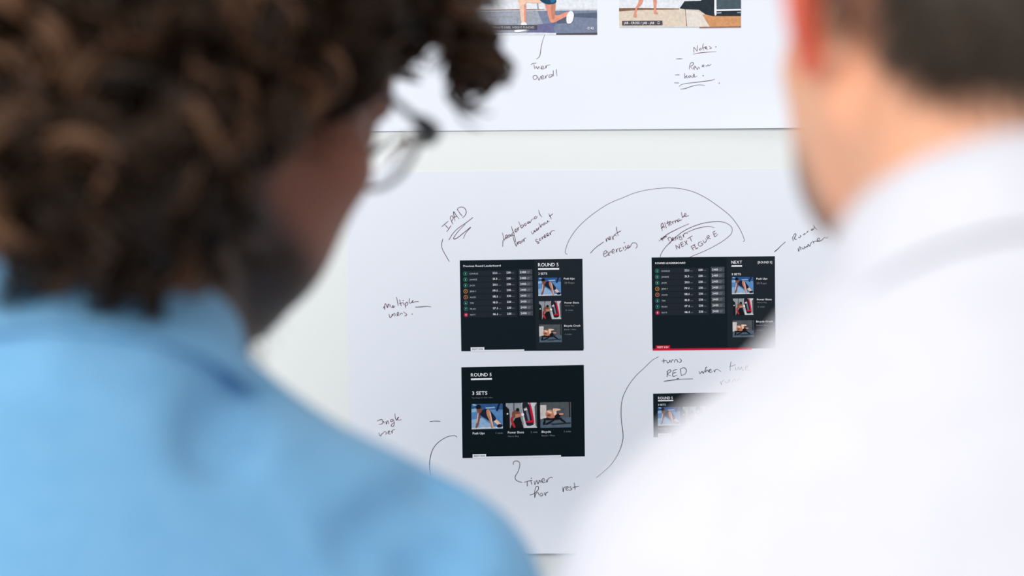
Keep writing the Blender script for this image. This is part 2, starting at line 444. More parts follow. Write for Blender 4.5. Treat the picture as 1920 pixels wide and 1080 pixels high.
leaderboard((862, 488.2), (1092, 485.2), (865, 658.6), (1094, 657.2), False, 'dark printed leaderboard screen titled Previous Round Leaderboard')
leaderboard((1221.6, 482.8), (1452.8, 480.4), (1223.4, 655.4), (1453.6, 653.0), True, 'dark printed leaderboard screen with a red bar along its bottom')

def sets_screen():
    tl, tr, bl, br = (865, 688.6), (1094.6, 684.2), (867.2, 858.8), (1096.6, 855.6)
    A = frame(tl, tr, bl, 230, 170)
    f = Flat(SHEET_B); f.poly([tl, tr, br, bl], C_BG3, 1)
    scr = f.build('printed_screen', SHEET_B.ob, 'black printed screen headed 3 SETS with a row of three photos')
    heading(SHEET_B, scr, A, [('ROUND 5', 17.7, 56.5, 17.7, 6.2, C_W), (17.7, 21.3, 57.4, 24.5, C_W)], 'heading_text')
    heading(SHEET_B, scr, A, [('3 SETS', 19.8, 48, 52.2, 6.4, C_W)], 'sets_text')
    heading(SHEET_B, scr, A, [('Tap image to view video', 18.6, 58, 58.6, 1.9, C_MG)], 'hint_text')
    ph = [(17.9, 69.2, 76.6, 116.6), (82.6, 68.8, 141, 115.8), (147, 68.8, 205, 116.2)]
    cap = [[('Push Ups', 19.8, 42, 126.0, 4.0, C_W), ('1 min', 63.2, 76.4, 126.0, 3.2, C_MG)],
           [('Power Shots', 85.8, 116, 125.6, 4.0, C_W), ('Heavy Bag', 85.8, 106, 132.0, 2.6, C_MG), ('2 min', 128.6, 141.4, 125.4, 3.2, C_MG)],
           [('Bicycle', 149.2, 166.6, 125.6, 4.0, C_W), ('Bench / Mats', 149.2, 174, 132.2, 2.8, C_MG), ('1 min', 191.4, 204.2, 125.4, 3.2, C_MG)]]
    for k in range(3):
        q = Flat(SHEET_B, 1.5); (photo_pushup, photo_bag, photo_bench)[k](q, sub(A, *ph[k])); q.build('exercise_photo', scr)
        heading(SHEET_B, scr, A, cap[k], 'caption_text')
    b = Flat(SHEET_B)
    b.quad(A, 20, 168.0, 185, 170.8, C_W, 3); b.quad(A, 19, 163.2, 44.4, 170.8, C_W, 3.5)
    b.text(A, 'REST 0:54', 22, 41.6, 168.0, 2.9, C_TAGB, 5)
    b.build('rest_bar', scr)

    tl, tr, bl, br = (1224.4, 738), (1373.2, 735.4), (1225.4, 819.8), (1374, 817.4)
    A = frame(tl, tr, bl, 149, 82)
    f = Flat(SHEET_B); f.poly([tl, tr, br, bl], C_BG, 1)
    scr = f.build('printed_screen', SHEET_B.ob, 'small dark printed screen half hidden behind the white shirt')
    heading(SHEET_B, scr, A, [('ROUND 5', 9.2, 36.8, 10.8, 4.6, C_W), (9.2, 12.4, 37.8, 14.6, C_W)], 'heading_text')
    heading(SHEET_B, scr, A, [('3 SETS', 9.2, 23.4, 22.8, 3.2, C_W)], 'sets_text')
    heading(SHEET_B, scr, A, [('Tap image', 104.6, 126, 8.6, 2.0, C_MG), ('to view video', 104.6, 126, 12.8, 2.0, C_MG)], 'hint_text')
    ph = [(8.4, 25.6, 50.4, 60.4), (55.2, 25.6, 101, 60.4), (105.2, 25.6, 147, 60.4)]
    nm = [('Push Ups', 8.4, 25.6), ('Power Shots', 55.2, 78), ('Bicycle', 105.2, 119)]
    for k in range(3):
        q = Flat(SHEET_B, 1.5); (photo_pushup, photo_bag, photo_bench)[k](q, sub(A, *ph[k])); q.build('exercise_photo', scr)
        heading(SHEET_B, scr, A, [(nm[k][0], nm[k][1], nm[k][2], 67.2, 3.0, C_LG)], 'caption_text')
    b = Flat(SHEET_B); b.quad(A, 8.6, 75, 34, 81.8, C_W, 3); b.text(A, 'REST 0:54', 11, 31.6, 79.8, 2.8, C_TAGB, 5); b.build('rest_bar', scr)
sets_screen()

def workout_photos():
    K = 250 / 1688.0
    z = lambda x, y: (880 + x * K, y * K)
    f = Flat(SHEET_T)
    # first photo: a lunge on gym mats
    f.poly([(889, -108), (1119, -110), (1119.4, 66), (889.6, 65)], C_WALLW, 1)
    scr = f.build('workout_photo', SHEET_T.ob, 'printed gym photo of a lunging leg on blue mats')
    g = Flat(SHEET_T)
    p = lambda pts, m, l: (g.blob if m in SOFT else g.poly)([z(x, y) for x, y in pts], m, l)
    p([(62, 150), (1616, 132), (1618, 440), (64, 440)], C_MAT, 2)
    p([(62, 150), (860, 140), (1000, 440), (64, 440)], C_MAT2, 3)
    p([(62, 128), (1616, 112), (1616, 130), (62, 146)], C_GR1, 3)
    p([(62, 126), (620, 118), (950, 118), (950, 126), (620, 132), (62, 134)], C_RUST, 4)
    p([(62, 212), (614, 206), (614, 318), (62, 320)], C_GR2, 4)
    p([(100, 225), (600, 218), (600, 300), (100, 302)], C_MAT2, 4.5)
    p([(860, 310), (1090, 290), (1060, 350), (1085, 410), (720, 408)], C_MATV, 4)
    p([(1140, 180), (1616, 160), (1616, 230), (1330, 215), (1230, 290), (1100, 300)], C_MAT3, 3.5)
    p([(64, 424), (1098, 418), (1098, 440), (64, 440)], C_WALLW, 5)
    p([(1098, 424), (1618, 414), (1618, 441), (1098, 442)], C_TAGB, 5)
    p([(855, 36), (870, 30), (880, 120), (862, 132)], C_GR2, 4)
    g.build('gym_floor', scr)
    g = Flat(SHEET_T)
    p([(620, -10), (900, -10), (925, 20), (900, 40), (800, 40), (715, 30), (720, 100), (718, 230), (712, 295), (660, 295), (640, 130), (622, 30)], C_SK1, 6)
    p([(690, 60), (718, 60), (718, 230), (712, 295), (695, 295)], C_SKR, 7)
    p([(950, 30), (1090, 30), (1085, 130), (1090, 205), (1240, 150), (1275, 150), (1280, 180), (1180, 235), (1080, 285), (1040, 290), (1015, 260), (985, 150)], C_SKR, 6)
    p([(1040, 40), (1085, 40), (1080, 150), (1075, 230), (1050, 250), (1035, 140)], C_SK2, 7)
    p([(885, -10), (1092, -10), (1096, 35), (1060, 52), (990, 58), (930, 35)], C_SHORT, 8)
    p([(1020, -10), (1080, -10), (1085, 25), (1040, 40)], C_SHORT2, 9)
    g.build('leg_picture', scr)
    g = Flat(SHEET_T)
    p([(655, 285), (720, 285), (728, 330), (735, 378), (690, 395), (620, 410), (575, 405), (568, 385), (640, 372), (655, 340)], C_W, 8)
    g.build('shoe_picture', scr)
    g = Flat(SHEET_T)
    p([(1230, 200), (1270, 140), (1312, 150), (1325, 200), (1300, 285), (1262, 302), (1230, 290)], C_W, 8)
    g.build('shoe_picture', scr)
    g = Flat(SHEET_T)
    p([(225, 322), (856, 316), (856, 376), (225, 380)], C_TAGB, 9)
    A = lambda u, v: z(u, v)
    g.text(A, 'ALTERNATE KNEE, WEIGHT PUNCHES', 240, 822, 362, 26, C_LG, 10)
    g.build('photo_caption', scr)
    g = Flat(SHEET_T)
    g.text(A, '12:42', 1496, 1574, 373, 30, C_W, 10)
    g.build('timer_text', scr)
    # second photo: jab and cross
    K2 = 250 / 1500.0
    z2 = lambda x, y: (1150 + x * K2, y * K2)
    f = Flat(SHEET_T)
    f.poly([(1160.4, -122), (1389, -124), (1389, 51.6), (1161, 51)], C_WALLW, 1)
    scr = f.build('workout_photo', SHEET_T.ob, 'printed gym photo of bare feet on a tan floor beside black equipment')
    g = Flat(SHEET_T)
    p = lambda pts, m, l: (g.blob if m in SOFT and m is not C_W else g.poly)([z2(x, y) for x, y in pts], m, l)
    p([(64, 95), (740, 96), (1434, 120), (1434, 312), (66, 308)], C_FLOORT, 2)
    p([(64, 92), (300, 90), (740, 96), (740, 106), (300, 112), (64, 130)], C_BRN, 3)
    p([(795, 110), (1020, 150), (1090, 306), (825, 306)], C_FLOORL, 3)
    p([(1000, 165), (1434, 178), (1434, 308), (1085, 306)], C_FLOORO, 3.4)
    p([(805, 106), (812, 106), (830, 306), (823, 306)], C_BRN, 4)
    p([(66, 300), (968, 298), (968, 308), (66, 310)], C_GR1, 5)
    p([(968, 302), (1434, 296), (1434, 311), (968, 318)], C_RUST, 5)
    g.build('gym_floor', scr)
    g = Flat(SHEET_T)
    p([(745, 95), (800, 15), (980, 10), (1010, -10), (1434, -10), (1434, 182), (1120, 182), (1040, 165), (960, 110), (800, 105)], C_RUB, 5)
    p([(1150, -10), (1434, -10), (1434, 105), (1155, 112)], C_RUB2, 6)
    p([(1136, -10), (1158, -10), (1160, 108), (1434, 102), (1434, 120), (1160, 126), (1158, 172), (1140, 178), (1134, 140)], C_W, 7)
    p([(1160, 140), (1215, 136), (1215, 152), (1160, 156)], C_GR2, 8); p([(1390, 136), (1434, 134), (1434, 150), (1390, 150)], C_GR2, 8)
    g.build('equipment_picture', scr)
    g = Flat(SHEET_T)
    p([(290, -10), (335, -10), (325, 30), (300, 70), (275, 85), (255, 150), (268, 190), (235, 194), (222, 180), (240, 130), (252, 80), (275, 50)], C_SKR, 6)
    p([(445, -10), (482, -10), (485, 40), (478, 90), (485, 130), (506, 152), (498, 160), (452, 152), (458, 120), (452, 60)], C_SKR, 6)
    g.build('leg_picture', scr)
    g = Flat(SHEET_T)
    p([(98, 236), (550, 233), (551, 283), (99, 287)], C_TAGB, 8)
    A = lambda u, v: z2(u, v)
    g.text(A, 'JAB - CROSS / JAB - JAB', 118, 458, 272, 25, C_W, 9)
    cx, cy = z2(508, 258)
    n = 14
    for a0, a1 in ((0.35, 2.8), (3.5, 5.95)):
        ring = [(cx + 2.5 * math.cos(a0 + (a1 - a0) * i / n), cy + 2.5 * math.sin(a0 + (a1 - a0) * i / n)) for i in range(n + 1)]
        ring += [(cx + 1.6 * math.cos(a1 - (a1 - a0) * i / n), cy + 1.6 * math.sin(a1 - (a1 - a0) * i / n)) for i in range(n + 1)]
        g.poly(ring, C_W, 9)
    g.build('photo_caption', scr)
workout_photos()

# --- handwriting, stroke by stroke
def note(sheet, org, k, strokes, label, ink=None, wpx=1.1):
    f = Flat(sheet)
    for s in strokes:
        wd = wpx
        if len(s) == 1:
            x, y = org[0] + s[0][0] * k, org[1] + s[0][1] * k
            f.disc(x, y, 0.95, 0.95, ink or INK, 2, 10); continue
        f.stroke([(org[0] + x * k, org[1] + y * k) for x, y in s], ink or INK, wd)
    return f.build('handwritten_note', sheet.ob, label)

A0, kA = (810, 380), 250 / 1920
note(SHEET_B, A0, kA, [
 [(138,348),(235,265)], [(190,320),(215,350),(242,378)], [(212,418),(275,330)],
 [(262,225),(280,265),(300,308)], [(262,228),(272,196),(296,192),(304,232),(282,264)],
 [(330,268),(318,200),(312,130),(350,185),(390,235)], [(308,216),(362,190)],
 [(365,95),(400,150),(440,198)], [(365,112),(370,84),(420,62),(470,80),(492,130),(478,180),(438,222)],
 [(590,212),(490,290),(380,365),(300,445),(243,538)], [(480,310),(380,410),(315,500),(318,522),(360,510),(450,440),(558,352),(500,420),(470,470),(452,520)],
 [(157,520),(142,580),(144,650),(170,710),(250,850)]], 'handwritten word IPAD with underline and pointer')
note(SHEET_B, A0, kA, [
 [(1022,540),(1020,590),(1018,635)], [(1012,432),(1028,490),(1035,540),(1055,515),(1080,490),(1078,465),(1060,475),(1058,505),(1075,515),(1095,500)],
 [(1125,462),(1100,470),(1095,495),(1115,492),(1128,462),(1135,485),(1150,470)],
 [(1180,430),(1155,440),(1150,465),(1175,462)], [(1143,340),(1160,400),(1190,460)],
 [(1195,420),(1215,400),(1210,380),(1195,390),(1198,418),(1220,420),(1232,400)], [(1225,360),(1240,400),(1240,370),(1255,350)],
 [(1245,270),(1265,315),(1285,360),(1310,350),(1315,325),(1295,320),(1280,340)],
 [(1345,295),(1330,310),(1338,330),(1355,320),(1352,300),(1345,295)],
 [(1395,270),(1375,280),(1375,300),(1390,298),(1400,275),(1412,290),(1425,265),(1440,240),(1470,232)],
 [(1500,195),(1475,210),(1478,230),(1500,225),(1515,195)], [(1535,105),(1545,150),(1560,180),(1585,208)],
 [(1162,470),(1178,530),(1200,600),(1217,628),(1222,590),(1240,562)], [(1162,470),(1185,475),(1198,520),(1205,570)],
 [(1225,572),(1238,602),(1242,572),(1256,556)], [(1272,555),(1258,570),(1268,588),(1284,575),(1272,555)],
 [(1286,545),(1300,572),(1302,542),(1316,535),(1326,560),(1324,526),(1340,510),(1360,512)],
 [(1430,412),(1438,440),(1452,448),(1468,425),(1472,400),(1485,420),(1500,395),(1498,370)],
 [(1515,375),(1502,388),(1510,402),(1525,390),(1515,375)], [(1525,370),(1535,385),(1536,362),(1548,350)],
 [(1538,292),(1552,325),(1568,355),(1572,325),(1588,310),(1598,335)], [(1615,290),(1602,305),(1612,320),(1626,305),(1615,290)],
 [(1630,280),(1642,300),(1660,285),(1662,260),(1676,275),(1692,262)], [(1680,155),(1700,200),(1720,238)], [(1690,200),(1742,158)],
 [(1525,530),(1500,528),(1490,550),(1515,560),(1540,570),(1530,590),(1515,580),(1510,555)],
 [(1562,510),(1545,525),(1552,545),(1575,530)], [(1575,495),(1590,525),(1592,498),(1608,485)],
 [(1612,500),(1635,485),(1628,462),(1614,475),(1620,502),(1645,495)], [(1650,478),(1672,462),(1664,440),(1650,455),(1658,480),(1685,468)],
 [(1690,430),(1704,462),(1708,428),(1735,402),(1768,402)]], 'handwritten words leaderboard from workout screen')
B0, kB = (1050, 340), 200 / 1440
note(SHEET_B, (0, 0), 1.0, [[(B0[0]+x*kB, B0[1]+y*kB) for x, y in [(98,985),(74,970),(72,930),(120,800),(210,660),(330,535),(480,415),(660,300),(850,220),(1000,160),(1180,115)]] +
 [(1225+x*kB, 340+y*kB) for x, y in [(120,92),(240,88),(400,105),(560,150),(720,230),(880,340),(1030,460),(1120,570),(1180,670),(1225,780),(1225,805),(1210,812)]]], 'long handdrawn arc joining the two leaderboard screens', wpx=0.85)
note(SHEET_B, B0, kB, [
 [(410,970),(450,925),(500,880),(590,818)], [(615,775),(628,815),(630,780),(645,765),(655,795)],
 [(655,788),(680,770),(675,747),(660,760),(668,787),(692,775)], [(700,735),(712,765),(728,788)], [(704,790),(725,740),(742,722),(762,742)],
 [(762,612),(768,670),(786,735)], [(740,715),(780,690),(824,668)],
 [(585,985),(625,965),(622,935),(595,950),(588,1000),(612,1016),(645,985)], [(640,945),(655,980),(670,1006)], [(645,1005),(668,965),(692,940)],
 [(700,960),(730,938),(720,915),(702,935),(708,970),(742,962)], [(755,915),(766,956),(768,920),(790,905)],
 [(822,898),(802,910),(806,946),(842,928)], [(848,885),(862,922)], [(868,828)], [(890,868),(878,885),(896,905),(872,936)],
 [(905,900),(932,885),(925,865),(908,880),(915,906),(948,882),(970,840),(1000,828),(1030,840),(1042,875),(1022,905)]], 'handwritten words next exercises with a slanted dash')
C0 = (1225, 340)
note(SHEET_B, C0, kB, [
 [(122,672),(108,620),(104,590),(122,565),(140,600),(158,635)], [(104,640),(145,610)], [(110,630),(132,600)], [(150,555),(162,590),(178,630)], [(185,530),(196,570),(212,605)], [(172,572),(216,545)],
 [(215,580),(240,560),(232,540),(215,560),(225,590),(250,580)], [(255,545),(265,575),(262,545),(280,535)], [(285,530),(298,560),(298,535),(315,525),(326,546)],
 [(352,503),(330,520),(336,545),(356,523),(366,530),(388,512)], [(378,418),(384,455),(398,492)], [(388,492),(420,462)], [(420,462),(440,450),(432,430),(418,445),(426,475),(480,462)],
 [(480,572),(330,640),(180,720),(75,808)], [(185,735),(130,760),(100,775),(132,800)], [(120,790),(122,765),(182,748)], [(110,780),(150,770)],
 [(195,765),(205,790),(216,812)], [(190,772),(220,755),(246,778),(236,815),(213,842)],
 [(250,790),(272,775),(265,758),(252,775),(260,800),(282,790)], [(304,745),(290,760),(306,775),(288,802)], [(320,752),(332,786)],
 [(368,733),(345,745),(350,765),(372,748),(388,780),(366,790),(352,778)], [(395,722),(411,756),(407,722),(428,700),(455,698),(460,710)],
 [(320,920),(308,890),(300,862)], [(300,862),(330,885),(356,906)], [(356,906),(352,875),(344,843)], [(365,835),(374,858),(386,882),(416,865)], [(365,835),(402,815)], [(375,857),(406,840)],
 [(418,805),(440,830),(462,856)], [(430,862),(442,830),(450,795)], [(490,755),(504,784),(520,812)], [(460,775),(526,735)],
 [(510,880),(524,905),(541,932)], [(510,880),(546,858)], [(525,905),(556,886)], [(552,858),(565,885),(580,912)], [(540,866),(562,850)], [(568,916),(606,893)],
 [(650,813),(612,828),(606,860),(635,876),(666,850),(658,835),(640,845)], [(668,792),(685,826),(706,816),(716,795),(704,768)],
 [(736,787),(722,747),(746,730),(756,746),(736,762),(772,776)], [(800,690),(815,716),(830,746),(872,713)], [(800,690),(836,670)], [(814,716),(852,696)]], 'handwritten words Alternate Design NEXT FIGURE')
note(SHEET_B, C0, kB, [
 [(92,1030),(100,985),(150,905),(215,835),(330,730),(420,665),(560,600),(700,560),(850,543),(960,555),(1040,600),(1065,650),(1045,715),(960,790),(840,865),(680,945),(495,1022)],
 [(450,690),(560,645),(680,615),(760,610),(820,625)]], 'handdrawn oval loop around NEXT FIGURE', wpx=1.0)
D0, kD = (1420, 400), 180 / 1920
note(SHEET_B, D0, kD, [
 [(335,772),(400,720),(480,640),(560,570)], [(338,770),(400,716)], [(703,470),(708,510),(718,550)], [(705,490),(730,430),(762,405),(768,440),(740,498),(760,520),(788,514)],
 [(815,480),(840,486),(870,456),(850,440)], [(910,420),(925,432),(945,405),(970,410)], [(980,395),(998,372),(1018,350)],
 [(1110,305),(1075,325),(1085,340),(1115,320),(1140,285)], [(1125,225),(1135,270),(1160,298),(1195,325)],
 [(812,700),(828,764),(835,690),(852,670),(872,736)], [(885,680),(910,712),(935,700),(945,665),(965,690),(985,655),(1005,670),(1015,620),(1045,658),(1060,615),(1090,570)],
 [(1100,548),(1118,575),(1130,600),(1128,566),(1170,555),(1205,562),(1235,537),(1240,505),(1220,495),(1200,520),(1200,552),(1250,555),(1300,525),(1345,480),(1375,495),(1400,490),(1410,465)]], 'handwritten words Round number with a slanted dash', INK2, 1.1)
E0 = (690, 540)
note(SHEET_B, E0, kD, [
 [(305,410),(322,370),(336,432),(334,345),(350,310),(370,352),(390,396),(396,342),(418,322),(426,380)], [(440,330),(455,372),(486,396),(500,345),(510,392),(545,352)],
 [(570,182),(588,260),(606,356)], [(632,230),(650,310),(668,360)], [(622,312),(692,294)], [(703,285),(712,336)], [(705,250)],
 [(735,305),(744,355),(752,406)], [(740,332),(770,285),(798,300),(785,340),(750,362)], [(835,205),(822,260),(840,302),(872,288),(905,250),(880,268),(890,295),(940,275),(1018,272)],
 [(420,520),(440,590),(470,570),(487,522),(492,552),(525,506),(546,536),(528,566)], [(575,562),(615,510),(605,485),(585,505),(590,545),(626,545)], [(636,540),(665,500),(692,522)], [(712,476),(742,500),(776,530),(750,556),(732,546)], [(883,522)]], 'handwritten words multiple users')
note(SHEET_B, E0, kD, [[(945,385),(1050,378),(1180,366),(1260,378)], [(945,383),(1000,380)]], 'short handdrawn dash after multiple users', INK2)
F0, kF = (690, 760), 180 / 1620
note(SHEET_B, F0, kF, [
 [(150,265),(195,245),(242,235)], [(235,240),(252,285),(225,318),(185,318)], [(263,265),(275,302)], [(300,270),(315,317),(318,280),(336,262),(352,312)],
 [(418,233),(387,243),(385,275),(415,265),(425,240),(445,300),(430,350),(397,352),(397,325),(442,288)], [(455,135),(460,200),(478,250),(495,225),(520,200),(500,212),(505,245),(530,250),(567,238)],
 [(183,460),(205,517),(235,480),(250,472),(285,440),(312,470),(294,492)], [(330,470),(365,445),(355,430),(340,450),(350,482),(386,478)], [(393,430),(410,472),(406,440),(430,410),(457,410)]], 'handwritten words single user')
note(SHEET_B, F0, kF, [[(1045,275),(1120,266),(1220,270)]], 'short handdrawn dash beside the lower left screen', INK2)
note(SHEET_B, F0, kF, [[(1500,538),(1480,515),(1430,512),(1340,530),(1230,590),(1150,660),(1090,750),(1060,840),(1040,960),(1042,1080),(1060,1180)]], 'handdrawn curve running down behind the blue shoulder', INK2)
G0, kG = (940, 660), 300 / 1117
note(SHEET_B, G0, kG, [
 [(84,787),(84,770),(100,760),(122,766),(129,790),(116,835),(97,868),(100,890),(120,903),(146,911)],
 [(160,910),(190,900),(217,895)], [(180,904),(180,937)], [(205,895),(214,926)], [(210,881)], [(230,900),(234,926),(246,896),(256,919),(268,895),(276,913)],
 [(278,905),(300,896),(296,882),(282,894),(290,912),(311,905)], [(315,890),(318,909),(326,886),(344,874),(358,877)],
 [(198,998),(228,988),(256,962),(258,940),(244,938),(234,965),(233,1016),(240,990),(256,980),(262,998)], [(280,983),(268,994),(276,1005),(290,995),(280,983)], [(298,980),(308,1002),(311,984),(328,975)],
 [(428,940),(432,976),(436,951),(449,938)], [(450,958),(466,946),(460,938),(450,950),(458,966),(472,958)], [(487,935),(478,944),(491,955),(474,969)], [(509,912),(515,962)], [(494,947),(542,935)]], 'handwritten words Timer for rest with a hook', INK2)
note(SHEET_B, G0, kG, [[(1098,32),(1050,60),(1000,108),(940,165),(890,230),(850,310),(836,390),(838,480),(848,560),(846,620),(820,700),(770,780),(720,830),(662,878)]], 'long handdrawn wavy line between the lower screens', INK2, 1.0)
H0, kH = (1215, 655), 240 / 1481
note(SHEET_B, H0, kH, [
 [(180,110),(184,162)], [(155,136),(215,130)], [(215,130),(225,156),(245,145),(252,125),(263,152)], [(272,152),(276,126),(298,122)], [(304,152),(310,126),(330,120),(346,147)], [(363,104),(386,128),(372,150),(350,142)],
 [(225,255),(220,320)], [(213,262),(250,235),(264,255),(225,286),(262,306)], [(290,245),(287,310),(336,300)], [(290,245),(336,229)], [(289,276),(326,265)], [(375,225),(384,302)], [(368,230),(415,212),(443,240),(430,282),(384,304)],
 [(182,370),(350,348),(520,340)], [(182,368),(350,346)], [(330,338),(362,333)],
 [(590,250),(600,282),(625,255),(640,277),(655,242)], [(686,205),(668,212),(664,264),(684,238),(702,264)], [(702,250),(730,240),(720,228),(705,245),(716,267),(748,255)], [(760,240),(770,264),(776,240),(800,230),(846,258)],
 [(960,140),(950,200),(950,248)], [(940,200),(1000,184)], [(1010,205),(1015,242)], [(1005,178)], [(1030,242),(1045,206),(1060,237),(1080,202),(1090,242),(1112,232)], [(1130,217),(1155,206),(1150,190),(1130,200),(1130,236),(1180,240)],
 [(835,370),(850,412),(850,385),(880,350)], [(890,370),(905,387),(930,375),(940,350),(950,382)], [(972,387),(985,356),(1005,346),(1016,382)], [(1030,378),(1045,346),(1065,340),(1076,376)], [(1098,342),(1104,376)], [(1122,372),(1136,345),(1160,368)]], 'handwritten words turns RED when time running', INK2)
I0, kI = (880, 0), 250 / 1688
note(SHEET_T, I0, kI, [
 [(955,438),(930,510),(910,590),(898,680),(880,725),(848,748)],
 [(780,822),(800,806),(850,798)], [(818,815),(826,872)], [(838,872),(846,842),(865,872),(880,842),(900,872)], [(905,866),(940,852),(930,836),(910,850),(920,876),(962,860)], [(965,830),(970,862),(980,832),(1025,820)],
 [(850,955),(815,960),(805,985),(825,1008),(855,990),(850,955)], [(865,965),(881,1017),(906,960)], [(910,990),(940,976),(930,956),(912,975),(920,1002),(956,990)], [(960,955),(966,992),(972,966),(997,945)],
 [(1042,940),(1010,955),(1012,980),(1040,967),(1050,940),(1056,972)], [(1060,890),(1066,967)], [(1100,875),(1109,964)]], 'handwritten words Timer Overall below the lunge photo', wpx=0.95)
J0, kJ = (1150, 0), 250 / 1500
note(SHEET_T, J0, kJ, [
 [(905,592),(904,530)], [(904,530),(922,552),(942,577)], [(942,577),(945,510)], [(977,543),(965,560),(985,562),(988,545),(977,543)], [(1012,488),(1005,530),(1015,567)], [(996,546),(1046,524)],
 [(1030,550),(1050,540),(1045,526),(1034,545),(1062,556)], [(1075,520),(1102,540),(1078,552)], [(1152,528)], [(895,610),(1000,592),(1158,583)], [(702,663),(740,662),(778,661)],
 [(853,782),(858,745),(866,715)], [(860,720),(880,703),(902,712),(890,735),(868,750),(898,782)], [(900,770),(925,756),(915,745),(902,765),(916,787)], [(928,755),(945,782),(956,750)], [(965,755),(970,777)], [(998,752),(1020,740),(1012,730),(998,748),(1024,755)], [(1036,738),(1050,746),(1064,730),(1075,740),(1100,722)],
 [(692,845),(745,843)], [(800,825),(804,887)], [(806,872),(828,850),(816,860),(836,882)], [(858,848),(840,865),(860,870),(866,850),(872,868)], [(888,850),(880,868),(900,866),(906,830),(914,866),(942,855)], [(1010,852)],
 [(685,932),(740,934)], [(738,975),(790,945),(1000,918),(1100,905),(1140,890)], [(750,1003),(800,998),(880,972),(960,955),(1030,962)], [(1190,936)]], 'handwritten notes list under the word Notes', wpx=0.95)

